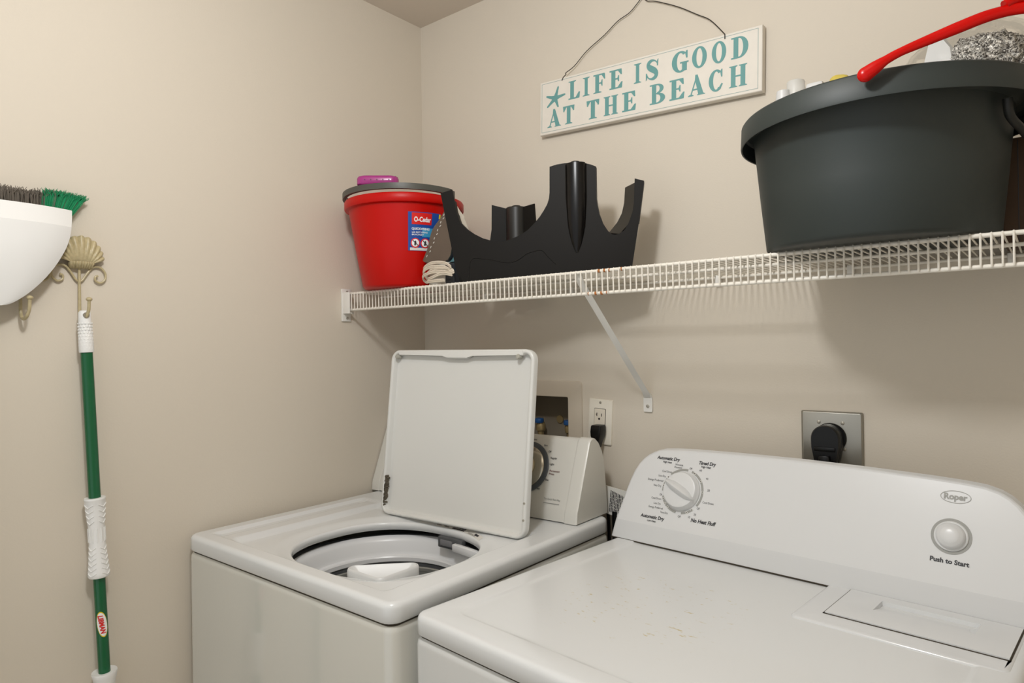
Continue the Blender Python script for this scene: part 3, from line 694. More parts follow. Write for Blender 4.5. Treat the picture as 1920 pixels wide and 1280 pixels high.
# support brace
bm = bmesh.new()
bx = .770
def strap(pts, w_, t_):
    rg = []
    for (y, z, ny, nz) in pts:
        n = Vector((0, ny, nz)).normalized() * t_ / 2
        rg.append([Vector((bx - w_, y, z)) + n, Vector((bx + w_, y, z)) + n, Vector((bx + w_, y, z)) - n, Vector((bx - w_, y, z)) - n])
    loops(bm, rg, True, True, True)
strap([(SY + .004, SZ - .004, -1, 0.1), (SY + .010, SZ - .016, -1, .6), (SY + .016, SZ - .024, -1, 1), (-.014, 1.236, -1, 1), (-.006, 1.224, -1, .5)], .0088, .003)
br_ = obj('support_brace', bm, BRK, sh)
bm = bmesh.new(); pts = [(bx - .0105, 1.190), (bx + .0105, 1.190), (bx + .0115, 1.194), (bx + .0115, 1.222), (bx + .006, 1.235), (bx - .006, 1.235), (bx - .0115, 1.222), (bx - .0115, 1.194)]
prism(bm, pts, lambda x, z: Vector((x, -.005, z)), lambda x, z: Vector((x, -.0005, z))); obj('brace_foot', bm, BRK, br_)
bm = bmesh.new(); lathe(bm, [(.0042, 0), (.0042, .001), (.002, .002), (.0003, .002)], (0, 0, 0), 16, False, True, Matrix.Translation((bx, -.005, 1.2035)) @ Matrix.Rotation(R(90), 4, 'X')); obj('screw', bm, SCREW, br_)
for x in (.26, .56, 0.95, 1.22, 1.475, 1.78, 2.08):
    bm = bmesh.new(); box(bm, x - .006, x + .006, -.016, -.0005, SZ - .020, SZ - .001, .0015); obj('wall_clip', bm, BRK, sh)

# ------------------------------------------------------------ red bucket
BX, BY = 0.1748, -0.235
bk = thing('bucket', 'red plastic bucket with a dark grey handle, at the left end of the shelf', 'bucket', (BX, BY, SZ))
def brad(z): return .113 + (z - 1.507) / .222 * .037
zb = SZ + .0022
bm = bmesh.new(); lathe(bm, [(.001, zb), (.100, zb), (.108, zb + .002), (.113, zb + .008), (brad(1.60), 1.60), (brad(1.712), 1.712), (.1505, 1.7135), (.1565, 1.714), (.1585, 1.717), (.1585, 1.733), (.1565, 1.7365), (.150, 1.7375), (.1475, 1.735), (.109, 1.516), (.001, 1.514)], (BX, BY, 0), 96)
obj('bucket_body', bm, RED, bk, sharp=40)
bm = bmesh.new(); rg = []
for i in range(41):
    a = R(-182 + 182 * i / 40 * 1.03); lift = .0085 + .003 * math.sin(PI * i / 40)
    r0, r1 = .1535, .1625; z0 = 1.7385 + lift - .006; z1 = z0 + .0145
    rg.append([Vector((BX + r * math.cos(a), BY + r * math.sin(a), z)) for r, z in ((r0, z0), (r1, z0), (r1 + .0005, (z0 + z1) / 2), (r1, z1), (r0, z1))])
loops(bm, rg, True, True, True); hd = obj('handle', bm, GREYH, bk, sharp=50, label='dark grey bail handle lying on the rim')
for a in (R(-176), R(4)):
    bm = bmesh.new(); box(bm, -.010, .010, -.012, .012, 1.730, 1.752, .003, M=Matrix.Translation((BX + .157 * math.cos(a), BY + .157 * math.sin(a), 0)) @ Matrix.Rotation(a, 4, 'Z')); obj('hinge', bm, GREYH, hd)
def BK(adeg, z, d=.0): a = R(adeg); r = brad(z) + d; return Vector((BX + r * math.cos(a), BY + r * math.sin(a), z))
def patch(name, a0, a1, z0, z1, m, d, par, n=14, lab=None):
    bm = bmesh.new(); rg = []
    for z in (z0, (z0 * 2 + z1) / 3, (z0 + z1 * 2) / 3, z1): rg.append([BK(a0 + (a1 - a0) * i / n, z, d) for i in range(n + 1)])
    loops(bm, rg, False); return obj(name, bm, m, par, label=lab)
st = patch('sticker', -39, -3, 1.5955, 1.6905, BLUE, .0008, bk, 24, 'blue product sticker')
patch('sticker_foot', -37, -10, 1.5962, 1.603, LABW, .0012, st)
patch('red_field', -35.3, -14, 1.6600, 1.6885, LRED, .0012, st, 16)
patch('yellow_field', -5.6, -3.4, 1.678, 1.689, LYEL, .0012, st, 4)
patch('light_field', -24, -5, 1.630, 1.652, BLUEL, .0012, st)
ka = brad(1.65)
def btext(s, a0, a1, z, size, m=LWH, bold=.02, d=.0018):
    wd = R(a1 - a0) * ka; bm = text_bm(s, size, width=wd, bold=size * bold)
    return obj('lettering', mapped(bm, lambda x, y: BK(a0 + math.degrees(x / ka), z + y, d)), m, st, doubles=False)
btext('O-Cedar', -33, -15, 1.6668, .0165, bold=.035)
btext('QUICKWRING', -35.3, -16, 1.6465, .0078, bold=.03); btext('with EASY WRING', -35.3, -18, 1.6390, .0052); btext('BUCKET', -35, -22, 1.6330, .0052)
for ac in (-31.2, -20.2):
    bm = bmesh.new()
    def bf(u, v, d): return BK(ac + math.degrees(u / ka), 1.6145 + v, d + .0008)
    arc(bm, (0, 0), .0001, .0122, 0, 360, bf, 30, .0008, 0); o1 = obj('warning_ring', bm, LRED, st)
    bm = bmesh.new(); arc(bm, (0, 0), .0001, .0095, 0, 360, bf, 30, .0014, 0); obj('warning_disc', bm, LWH, o1)
    bm = bmesh.new()
    for q in ([(-.003, -.006), (.001, -.006), (.0025, .002), (.0, .006), (-.0025, .002)], [(-.0075, .0055), (-.0062, .0068), (.0075, -.0055), (.0062, -.0068)]):
        prism(bm, q, lambda u, v: bf(u, v, .0022), lambda u, v: bf(u, v, .0012))
    obj('warning_mark', bm, INK, o1)

# purple brush on the bucket
pb = thing('scrub_brush', 'purple plastic scrub brush block lying on the rim of the red bucket', 'brush', (0.206, -0.352, 1.7605))
Mb = Matrix.Translation((0.206, -0.352, 1.7605)) @ Matrix.Rotation(R(42), 4, 'Z')
bm = bmesh.new(); rings = []
for off, z in ((.003, 0), (.0, .003), (0, .018), (.002, .0225), (.007, .0250)): rings.append([Mb @ Vector((x, y, z)) for x, y in rrect(-.052 + off, .052 - off, -.020 + off, .020 - off, .018, 6)])
loops(bm, rings, True, True, True); obj('brush_block', bm, PURP, pb, sharp=50)
bm = bmesh.new()
for i in range(5): lathe(bm, [(.0016, 0), (.0016, .0008), (.0001, .0008)], (0, 0, 0), 10, False, True, Mb @ Matrix.Translation((-.03 + .015 * i, -.0200, .0125)) @ Matrix.Rotation(R(90), 4, 'X'))
obj('bristle_holes', bm, PURPD, pb)

# ------------------------------------------------------------ clothes iron
ir = thing('clothes_iron', 'clothes iron standing on its heel between the red bucket and black stand', 'iron', (0.35, -0.25, SZ))
sole = [(.300, 1.572), (.306, 1.566), (.345, 1.560), (.378, 1.563), (.394, 1.572), (.400, 1.590), (.411, 1.630), (.413, 1.665), (.409, 1.692), (.401, 1.706), (.392, 1.703), (.375, 1.681), (.358, 1.664), (.341, 1.650), (.329, 1.632), (.316, 1.597)]
sole = [(p.x, p.z) for p in smooth_path([(x, 0, z) for x, z in sole + [sole[0]]], 4)][:-1]
bm = bmesh.new(); prism(bm, sole, lambda x, z: Vector((x, -.290, z)), lambda x, z: Vector((x, -.286, z))); sp = obj('soleplate', bm, SOLE, ir)
bm = bmesh.new(); prism(bm, sole, lambda x, z: Vector((x, -.2862, z)), lambda x, z: Vector((x + (x - .36) * .03, -.281, z - .003))); obj('soleplate_rim', bm, IRONB, ir)
bm = bmesh.new()
for i in range(15):
    t = i / 14; x = .309 + (.392 - .309) * t ** .9; z = 1.580 + (1.705 - 1.580) * t + .014 * math.sin(t * PI) * 0.5
    M = Matrix.Translation((x + .006 + .004 * (i % 2), -.2903, z)) @ Matrix.Rotation(R(30 + 25 * (i % 2)), 4, 'Y'); box(bm, -.0009, .0009, -.0005, .0005, -.0028, .0028, .0002, 1, M)
obj('steam_holes', bm, LABW, sp)
def ring_iron(k, y, dz, zlo):
    out = []
    for x, z in sole:
        cx, cz = .362, 1.63
        out.append(Vector((cx + (x - cx) * k + .010 * (1 - k), y, max(zlo, cz + (z - cz) * k + dz))))
    return out
bm = bmesh.new(); pw = [(.340, 1.62), (.352, 1.700), (.362, 1.7165), (.371, 1.712), (.396, 1.678), (.4155, 1.639), (.420, 1.58), (.405, 1.55), (.35, 1.55)]
prism(bm, pw, lambda x, z: Vector((x, -.262, z)), lambda x, z: Vector((x - .002, -.236, z - .002))); bmesh.ops.bevel(bm, geom=list(bm.edges), offset=.004, segments=2, affect='EDGES')
obj('iron_body', bm, IRONW, ir, sharp=50)
bm = bmesh.new(); pt_ = [(.350, 1.62), (.368, 1.690), (.378, 1.702), (.386, 1.698), (.404, 1.672), (.412, 1.64), (.415, 1.58), (.40, 1.56), (.36, 1.56)]
prism(bm, pt_, lambda x, z: Vector((x, -.280, z)), lambda x, z: Vector((x, -.2625, z))); obj('water_tank', bm, IRONT, ir, sharp=50, label='teal water tank')
bm = bmesh.new(); rg = []
for z, hw, y0, y1 in ((SZ + .001, .038, -.284, -.215), (SZ + .02, .038, -.284, -.212), (1.56, .036, -.284, -.215), (1.60, .022, -.262, -.225)):
    rg.append([Vector((.347 + x, y, z)) for x, y in rrect(-hw, hw, y0, y1, .010, 5)])
loops(bm, rg, True, True, True); obj('heel', bm, IRONW, ir, sharp=50, label='white plastic heel')
bm = bmesh.new(); tube(bm, smooth_path([(.345, -.232, 1.57), (.345, -.216, 1.59), (.350, -.210, 1.63), (.356, -.216, 1.665), (.360, -.236, 1.680)]), .008, 12); obj('handle', bm, IRONW, ir)
bm = bmesh.new(); box(bm, .386, .418, -.30, -.23, SZ + .001, 1.555, .004); obj('cord_outlet', bm, IRONB, ir)
bm = bmesh.new()
cp = [(.430, -.318, 1.530), (.395, -.312, 1.543), (.350, -.308, 1.547), (.318, -.302, 1.541), (.306, -.292, 1.532), (.312, -.285, 1.528), (.330, -.300, 1.535), (.370, -.309, 1.541), (.418, -.314, 1.536),
      (.432, -.318, 1.527), (.395, -.314, 1.531), (.352, -.310, 1.533), (.315, -.302, 1.528), (.303, -.290, 1.519), (.310, -.285, 1.513), (.33, -.302, 1.512), (.37, -.312, 1.5115), (.40, -.316, 1.5105)]
cp2 = [(.428, -.322, 1.540), (.40, -.3145, 1.552), (.356, -.311, 1.556), (.322, -.303, 1.549), (.308, -.293, 1.540), (.311, -.288, 1.523), (.345, -.308, 1.5195), (.39, -.315, 1.527), (.43, -.321, 1.521)]
for q in (cp, cp2):
    tube(bm, smooth_path(q, 8), .0021, 8); tube(bm, smooth_path([(a, b - .001, c + .0035) for a, b, c in q], 8), .0021, 8)
obj('power_cord', bm, CORD, ir)

# ------------------------------------------------------------ black plastic stand (curved panel with arms)
BO = Vector((0.4549, -0.31, SZ + .0015)); BU = Vector((0.90191, 0.43192, 0)); BNn = Vector((0.43192, -0.90191, 0))
def BL(u, v, d=0.0): return BO + BU * u + Vector((0, 0, v)) + BNn * d
bo = [(-0.0522, 0.2099), (-0.0233, 0.2168), (-0.0181, 0.1902), (-0.0142, 0.1659), (-0.0048, 0.1386), (0.0117, 0.1217), (0.0281, 0.1102), (0.0501, 0.0984), (0.0773, 0.0897), (0.0964, 0.0885), (0.1154, 0.0925), (0.137, 0.1006), (0.1559, 0.1114), (0.1721, 0.1261), (0.1855, 0.141), (0.195, 0.1547), (0.2031, 0.1685), (0.2072, 0.1812), (0.2087, 0.194), (0.2096, 0.253),
      (0.2267, 0.2569), (0.2449, 0.2585), (0.2682, 0.2583), (0.2913, 0.2548), (0.304, 0.2508), (0.3149, 0.2456), (0.3144, 0.1769), (0.3166, 0.1589), (0.3202, 0.1408), (0.3287, 0.1175), (0.3398, 0.0998), (0.3473, 0.0931), (0.3548, 0.0912), (0.3648, 0.0927), (0.3749, 0.0998), (0.3838, 0.1131), (0.3903, 0.1292), (0.3949, 0.144), (0.3969, 0.159), (0.3997, 0.2129),
      (0.4198, 0.2065), (0.419, 0.1977), (0.4074, 0.1156), (0.3880, 0.0), (0.0, 0.0), (-0.0176, 0.0322), (-0.0399, 0.1459)]
bs = thing('plastic_stand', 'large black curved plastic stand with three upright arms on the shelf', 'stand', tuple(BO + BU * .19))
bm = bmesh.new()
front = [BL(u, v) for u, v in bo]; back = [BL(u, v, -.0035) for u, v in bo]
prism(bm, bo, lambda u, v: BL(u, v), lambda u, v: BL(u, v, -.0035))
bm.normal_update(); bmesh.ops.triangulate(bm, faces=[f for f in bm.faces if len(f.verts) > 4], ngon_method='EAR_CLIP')
obj('front_panel', bm, BLACK, bs, sharp=30)
# rear flange along the outline
bm = bmesh.new(); n = len(bo)
i0, i1 = 2, 42
fr = []; bk_ = []
cen = Vector((.2, .05))
for i in range(i0, i1 + 1):
    u, v = bo[i]; dep = .016 if i < 26 else .022
    fr.append(BL(u, v, -.003)); bk_.append(BL(u, v, -dep))
ins = [];
for i in range(i0, i1 + 1):
    a = Vector(bo[i - 1]); b = Vector(bo[(i + 1) % n]); t = (b - a).normalized(); nr = Vector((t.y, -t.x)) * .0025; u, v = Vector(bo[i]) + nr
    dep = .016 if i < 26 else .022
    ins.append((BL(u, v, -.003), BL(u, v, -dep)))
loops(bm, [fr, bk_, [q[1] for q in ins], [q[0] for q in ins]], False)
obj('edge_flange', bm, BLACK, bs, sharp=40)
# inner wing behind the right arm
wing = [(0.3997, 0.2045, .3755, 0.2044), (0.3969, 0.159, .3729, 0.1695), (0.3949, 0.144, .3674, 0.1464), (0.3838, 0.1131, .3568, 0.1262), (0.3648, 0.0927, .3371, 0.1031)]
bm = bmesh.new(); loops(bm, [[BL(a, b, -.003) for a, b, c, d in wing], [BL(c, d, -.045) for a, b, c, d in wing], [BL(c + .003, d - .003, -.045) for a, b, c, d in wing], [BL(a + .003, b - .003, -.003) for a, b, c, d in wing]], False)
obj('inner_wing', bm, mat('black_plastic_sheen', '26241F', 0.4), bs, sharp=40)
# round socket column in the middle arm, standing proud of the panel
bm = bmesh.new(); rg = []
for v, hw, dp_ in ((.2565, .0215, .013), (.250, .0220, .0135), (.165, .0222, .0135), (.130, .0210, .0125), (.100, .0170, .010), (.075, .0110, .006), (.055, .0030, .001)):
    rg.append([BL(.2695 + hw * math.cos(PI - PI * k / 16) * 1.0, v, dp_ * math.sin(PI * k / 16)) for k in range(17)])
loops(bm, rg, False); 
rr = [BL(.2695 + .0215 * math.cos(PI - PI * k / 16), .2565, .013 * math.sin(PI * k / 16)) for k in range(17)]
bm.faces.new([bm.verts.new(p) for p in rr]); obj('socket_column', bm, BLACKT, bs, sharp=60)
bm = bmesh.new(); lathe(bm, [(.0105, 0), (.0105, .003), (.009, .004), (.0005, .004)], tuple(BL(.268, .2575, -.006)), 24, False, True); obj('socket_cap', bm, BLACK, bs)
for u in (.2465, .2925):
    bm = bmesh.new(); tube(bm, [BL(u, .2545, .0005), BL(u, .18, .0005), BL(u + (.27 - u) * .2, .11, .0005)], .0012, 6); obj('panel_rib', bm, BLACK, bs)
sl = smooth_path([Vector((a, b, 0)) for a, b in [(0.014, 0.0016), (0.0174, 0.0388), (0.0217, 0.0493), (0.0301, 0.0529), (0.0493, 0.0507), (0.0712, 0.0472), (0.0984, 0.0407), (0.12, 0.0398), (0.1362, 0.0457), (0.1524, 0.0567), (0.1711, 0.0624), (0.1844, 0.0644), (0.1923, 0.0614), (0.2, 0.052), (0.2207, 0.0304)]], 3)
bm = bmesh.new(); tube(bm, [BL(p.x, p.y, .0001) for p in sl], .0008, 6); obj('panel_seam', bm, RUB, bs)

# second small black piece, behind
bp_ = thing('plastic_bracket', 'small black winged plastic bracket standing behind the large black stand', 'bracket', (0.44, -0.10, SZ))
bm = bmesh.new(); tp = [(.3806, 1.7251), (.4118, 1.7147), (.4669, 1.7080), (.5001, 1.7098)]
# left wing, right wing, and the tube between
def wingp(pts, y0, y1):
    prism(bm, pts, lambda x, z: Vector((x, y0(x), z)), lambda x, z: Vector((x, y1(x), z)))
yl = lambda x: -.115 + (x - .381) * .75 if x < .415 else -.0905 + (x - .4669) * .10 if x > .46 else -.09
wingp([(.3806, 1.7251), (.4118, 1.7147), (.4118, SZ + .002), (.360, SZ + .002), (.370, 1.58), (.3795, 1.66)], yl, lambda x: yl(x) + .003)
wingp([(.4669, 1.7120), (.5001, 1.7160), (.5045, 1.65), (.515, 1.58), (.525, SZ + .002), (.4669, SZ + .002)], yl, lambda x: yl(x) + .003)
obj('wing_panel', bm, BLACK, bp_)
bm = bmesh.new(); lathe(bm, [(.0275, SZ + .002), (.0275, 1.7115), (.026, 1.7135), (.001, 1.7135)], (.4394, -.085, 0), 40, False, True); obj('socket_tube', bm, mat('black_tube_plastic', '2B2A27', 0.4), bp_)
bm = bmesh.new(); lathe(bm, [(.0125, 1.713), (.0125, 1.717), (.011, 1.7185), (.001, 1.7185)], (.4394, -.085, 0), 28, False, True); obj('tube_cap', bm, BLACK, bp_)

# ------------------------------------------------------------ charcoal tub with things inside
TX, TY = 1.303, -0.217
tb = thing('plastic_tub', 'large round charcoal grey plastic tub with a wide rim on the shelf', 'tub', (TX, TY, SZ))
def trad(z): return .1695 + (z - 1.505) / .20 * .0185
bm = bmesh.new()
rings = []
def tring(r, z, cx=TX, cy=TY): return [Vector((cx + r * math.cos(2 * PI * i / 96), cy + r * math.sin(2 * PI * i / 96), z)) for i in range(96)]
RX, RY = 1.3165, -0.2285
loops(bm, [tring(.155, SZ + .0025), tring(.165, SZ + .0035), tring(.1695, SZ + .009), tring(trad(1.6), 1.6), tring(trad(1.705), 1.705), tring(.192, 1.711), tring(.2105, 1.7135, RX, RY), tring(.2085, 1.7165, RX, RY), tring(.184, 1.70), tring(.1655, 1.52), tring(.155, 1.512)], True, True, True)
obj('tub_body', bm, TOTE, tb, sharp=50)
bm = bmesh.new(); loops(bm, [tring(.2075, 1.7135, RX, RY), tring(.2085, 1.7195, RX, RY), tring(.2115, 1.7225, RX, RY), tring(.2150, 1.7222, RX, RY), tring(.2170, 1.7195, RX, RY), tring(.2185, 1.6890, RX, RY), tring(.2180, 1.6860, RX, RY), tring(.2160, 1.6865, RX, RY), tring(.2140, 1.712, RX, RY), tring(.2075, 1.7135, RX, RY)])
obj('tub_rim', bm, TOTE, tb, sharp=50)
bm = bmesh.new(); tube(bm, smooth_path([(1.484, -0.300, 1.690), (1.486, -0.292, 1.668), (1.497, -0.262, 1.655), (1.503, -0.22, 1.653), (1.500, -.18, 1.668), (1.496, -.165, 1.690)]), .006, 12); obj('side_handle', bm, mat('dark_handle_plastic', '1C1D1B', 0.5), tb)

bx_ = thing('brown_carton', 'dark brown box behind the right side of the charcoal tub', 'box', (1.60, -.15, SZ))
bm = bmesh.new(); box(bm, 1.469, 1.75, -.122, -.02, SZ + .001, 1.676, .003); obj('carton', bm, BROWN, bx_)
bm = bmesh.new(); box(bm, 1.4885, 1.4897, -.1226, -.1216, SZ + .004, 1.672); obj('carton_seam', bm, INK, bx_)

bt = thing('clear_cap_bottle', 'clear plastic bottle cap showing above the left rim of the charcoal tub', 'bottle', (1.188, -.25, 1.60))
bm = bmesh.new(); lathe(bm, [(.016, 1.715), (.0185, 1.735), (.016, 1.752), (.0125, 1.755), (.0125, 1.77)], (1.190, -.252, 0), 28, True, False); obj('bottle_body', bm, LABW, bt)
bm = bmesh.new(); lathe(bm, [(.0148, 1.765), (.0148, 1.800), (.0138, 1.8025), (.0005, 1.8025)], (1.190, -.252, 0), 28, False, True); obj('cap', bm, CAPM, bt)
wb = bmesh.new(); lathe(wb, [(.012, 1.715), (.0125, 1.775), (.011, 1.787), (.006, 1.789), (.0005, 1.789)], (1.172, -.262, 0), 24, True, True)
tag(obj('white_tube', wb, WPL), 'small white tube leaning at the far left inside the charcoal tub', 'tube')
wb = bmesh.new(); box(wb, 1.207, 1.236, -.262, -.238, 1.715, 1.7925, .006)
tag(obj('white_pack', wb, WPL), 'small white pack beside the clear cap inside the charcoal tub', 'pack')
wb = bmesh.new(); box(wb, 1.243, 1.276, -.285, -.245, 1.72, 1.7885, .012, 4, Matrix.Translation((1.26, -.265, 1.75)) @ Matrix.Rotation(R(10), 4, 'Y') @ Matrix.Translation((-1.26, .265, -1.75)))
tag(obj('yellow_sponge', wb, YEL), 'yellow sponge peeking over the rim of the charcoal tub', 'sponge')

# silver tinsel scourers in a clear bag
sc = thing('steel_scourer', 'silver steel wool scourer bundle with white card inside the clear bag', 'scourer', (1.45, -.23, 1.75))
bm = bmesh.new(); bmesh.ops.create_icosphere(bm, subdivisions=6, radius=1)
for v in bm.verts:
    n = noise.fractal(v.co * 6, 0.8, 2.0, 5); v.co = Vector((1.452 + v.co.x * .066 * (1 + .10 * n), -.235 + v.co.y * .05 * (1 + .10 * n), 1.757 + v.co.z * .050 * (1 + .13 * n)))
obj('scourer_ball', bm, TINSEL, sc, sharp=180)
bm = bmesh.new(); prism(bm, [(1.375, 1.745), (1.420, 1.745), (1.415, 1.79), (1.402, 1.812), (1.388, 1.802)], lambda x, z: Vector((x, -.272, z)), lambda x, z: Vector((x + .004, -.266, z))); obj('white_card', bm, WPL, sc)
bgm = bmesh.new(); bmesh.ops.create_icosphere(bgm, subdivisions=5, radius=1)
for v in bgm.verts:
    n = noise.fractal(v.co * 2.2, 1.0, 2.0, 4); v.co = Vector((1.440 + v.co.x * .098 * (1 + .06 * n), -.235 + v.co.y * .070 * (1 + .06 * n), 1.757 + v.co.z * .074 * (1 + .07 * n)))
tag(obj('plastic_bag', bgm, BAG, sharp=180), 'clear plastic bag around the silver scourers in the charcoal tub', 'bag')

# red long handled brush across the tub
rh = thing('long_handled_brush', 'long red plastic handle lying across the rim of the charcoal tub', 'brush', (1.43, -.43, 1.75))
cl = [(1.3380, -0.4605, 1.7130), (1.3500, -0.459, 1.7200), (1.3620, -0.456, 1.7272), (1.3795, -0.450, 1.7356), (1.4095, -0.438, 1.7465), (1.4386, -0.43, 1.7552), (1.4662, -0.422, 1.7631), (1.487, -0.415, 1.7666), (1.5044, -0.41, 1.767), (1.54, -.40, 1.766), (1.60, -.385, 1.765)]
rs = [.0105, .0088, .0062, .0058, .0070, .0078, .0078, .0074, .0076, .010, .011]
pth = smooth_path(cl, 6); rr = []
for i in range(len(cl) - 1):
    for j in range(6): rr.append(rs[i] + (rs[i + 1] - rs[i]) * (j / 6))
rr.append(rs[-1])
d0 = (Vector(cl[1]) - Vector(cl[0])).normalized(); P0 = Vector(cl[0])
pre = [(P0 - d0 * .0105 * math.cos(R(a)), .0105 * math.sin(R(a))) for a in (6, 20, 34, 48, 62, 76)]
pth = [p for p, _ in pre] + pth; rr = [q for _, q in pre] + rr
bm = bmesh.new(); tube(bm, pth, rr, 16, flat=.62); obj('handle', bm, RED2, rh, sharp=60)
bm = bmesh.new(); tube(bm, smooth_path([(1.487, -.413, 1.7735), (1.50, -.408, 1.780), (1.53, -.40, 1.783), (1.60, -.385, 1.784)]), .0075, 12); obj('brush_head', bm, RED2, rh)

# ------------------------------------------------------------ wooden sign
SA = R(2.35)
sg = thing('wooden_sign', 'white wooden wall sign with teal words about the beach hanging from a wire', 'sign', (0.766, -0.012, 1.967))
SO = Vector((0.4733, 0, 1.9095)); SWd, SHt = 0.5840, 0.1400
def SG(u, v, d=0.0): # u right, v up, d out of the board
    return Vector((SO.x + u * math.cos(SA) + v * math.sin(SA) * 0.6, -.0215 - d, SO.z - u * math.sin(SA) + v * math.cos(SA)))
bm = bmesh.new(); rg = []
for off, d in ((.0, -.018), (0, -.0015), (.0012, 0)): rg.append([SG(u, v, d) for u, v in ((off, off), (SWd - off, off), (SWd - off, SHt - off), (off, SHt - off))])
loops(bm, rg, True, True, True); bd = obj('board', bm, SIGNW, sg)
bm = bmesh.new(); lw = .0009; x0, y0, x1, y1 = .0055, .0065, SWd - .0085, SHt - .0055
for a in ((x0, x1, y0, y0 + lw), (x0, x1, y1 - lw, y1), (x0, x0 + lw, y0, y1), (x1 - lw, x1, y0, y1)):
    prism(bm, [(a[0], a[2]), (a[1], a[2]), (a[1], a[3]), (a[0], a[3])], lambda u, v: SG(u, v, .0004), lambda u, v: SG(u, v, -.0002))
obj('border_line', bm, TEALL, bd)
# serif capitals drawn in a unit box
def rc(a, b, c, d): return [(a, c), (b, c), (b, d), (a, d)]
def ser(a, b, y, up=True, h=.055):
    s = 1 if up else -1
    return [(a, y), (b, y), (b, y + s * h * .6), ((a + b) / 2 + (b - a) * .22, y + s * h * 1.5), ((a + b) / 2 - (b - a) * .22, y + s * h * 1.5), (a, y + s * h * .6)]
def ell(cx, cy, rx, ry, ix, iy, a0=0, a1=360, n=40):
    q = []
    for i in range(n):
        t0, t1 = R(a0 + (a1 - a0) * i / n), R(a0 + (a1 - a0) * (i + 1) / n)
        q.append([(cx + ix * math.cos(t0), cy + iy * math.sin(t0)), (cx + rx * math.cos(t0), cy + ry * math.sin(t0)), (cx + rx * math.cos(t1), cy + ry * math.sin(t1)), (cx + ix * math.cos(t1), cy + iy * math.sin(t1))])
    return q
def strokew(pts, ws):
    q = []; L_ = []; R_ = []
    P = [Vector((a, b, 0)) for a, b in pts]
    for i, p in enumerate(P):
        t = (P[min(i + 1, len(P) - 1)] - P[max(i - 1, 0)]).normalized(); n = Vector((-t.y, t.x, 0)) * ws[i] / 2
        L_.append((p + n)[:2]); R_.append((p - n)[:2])
    for i in range(len(P) - 1): q.append([L_[i], L_[i + 1], R_[i + 1], R_[i]])
    return q
def glyph(ch):
    if ch == 'L': return [rc(.20, .50, 0, 1), ser(.05, .68, 1, False), rc(.05, .95, 0, .075), [(.62, .04), (.97, .04), (1.0, .34), (.90, .34)]]
    if ch == 'I': return [rc(.28, .72, 0, 1), ser(0, 1, 1, False), ser(0, 1, 0)]
    if ch == 'F': return [rc(.18, .48, 0, 1), ser(.02, .68, 0), rc(.02, .92, .925, 1), [(.66, .96), (.95, .96), (.98, .68), (.90, .68)], rc(.45, .68, .47, .54), [(.62, .50), (.70, .34), (.76, .34), (.76, .68), (.70, .68)]]
    if ch == 'E': return [rc(.16, .46, 0, 1), rc(.02, .92, .925, 1), rc(.02, .95, 0, .075), [(.62, .96), (.93, .96), (.95, .70), (.87, .70)], [(.60, .04), (.96, .04), (1.0, .32), (.91, .32)], rc(.43, .66, .48, .55), [(.60, .515), (.68, .36), (.74, .36), (.74, .68), (.68, .68)]]
    if ch == 'S':
        pts = [(.90, .70), (.80, .86), (.62, .95), (.42, .955), (.24, .87), (.20, .74), (.30, .62), (.50, .52), (.70, .41), (.80, .27), (.74, .12), (.56, .045), (.36, .05), (.18, .14), (.06, .32)]
        P = smooth_path([(a, b, 0) for a, b in pts], 4); m_ = len(P); W_ = [.07 + .25 * math.sin(PI * min(1, max(0, (i / (m_ - 1) - .12) / .76))) ** 1.2 for i in range(m_)]
        return strokew([(p.x, p.y) for p in P], W_) + [[(.84, .66), (.92, .66), (.94, 1.0), (.86, .92)], [(.02, 0.0), (.10, .08), (.10, .36), (.02, .36)]]
    if ch == 'O': return ell(.5, .5, .5, .52, .21, .43)
    if ch == 'C' or ch == 'G':
        q = ell(.52, .5, .52, .52, .22, .43, 48, 312, 36)
        q += [[(.80, .88), (.88, 1.0), (.94, 1.0), (.94, .64), (.86, .64)]]
        if ch == 'C': q += [[(.66, .10), (.80, .06), (.98, .30), (.90, .34)]]
        else: q += [rc(.62, .90, .04, .44), rc(.50, 1.0, .41, .48)]
        return q
    if ch == 'D': return [rc(.14, .42, 0, 1), rc(0, .5, .93, 1), rc(0, .5, 0, .07)] + ell(.46, .5, .54, .5, .24, .43, -90, 90, 24)
    if ch == 'A':
        return [[(.10, 0), (.18, 0), (.50, .82), (.50, 1.0)], [(.42, 1.0), (.56, 1.0), (.94, 0), (.62, 0), (.40, .78)], rc(.24, .66, .26, .33), ser(-.02, .32, 0), ser(.54, 1.02, 0)]
    if ch == 'T': return [rc(.34, .66, 0, 1), ser(.18, .82, 0), rc(0, 1, .925, 1), [(0, 1), (.10, 1), (.13, .70), (.03, .70)], [(.90, 1), (1, 1), (.97, .70), (.87, .70)], [(.08, .94), (.3, .94), (.13, .74)], [(.92, .94), (.7, .94), (.87, .74)]]
    if ch == 'H': return [rc(.10, .36, 0, 1), rc(.64, .90, 0, 1), rc(.3, .7, .47, .54), ser(0, .46, 0), ser(.54, 1, 0), ser(0, .46, 1, False), ser(.54, 1, 1, False)]
    if ch == 'B': return [rc(.14, .42, 0, 1), rc(0, .5, .93, 1), rc(0, .5, 0, .07), rc(.4, .55, .485, .55)] + ell(.48, .755, .42, .245, .17, .175, -90, 90, 16) + ell(.48, .27, .52, .27, .22, .20, -90, 90, 16)
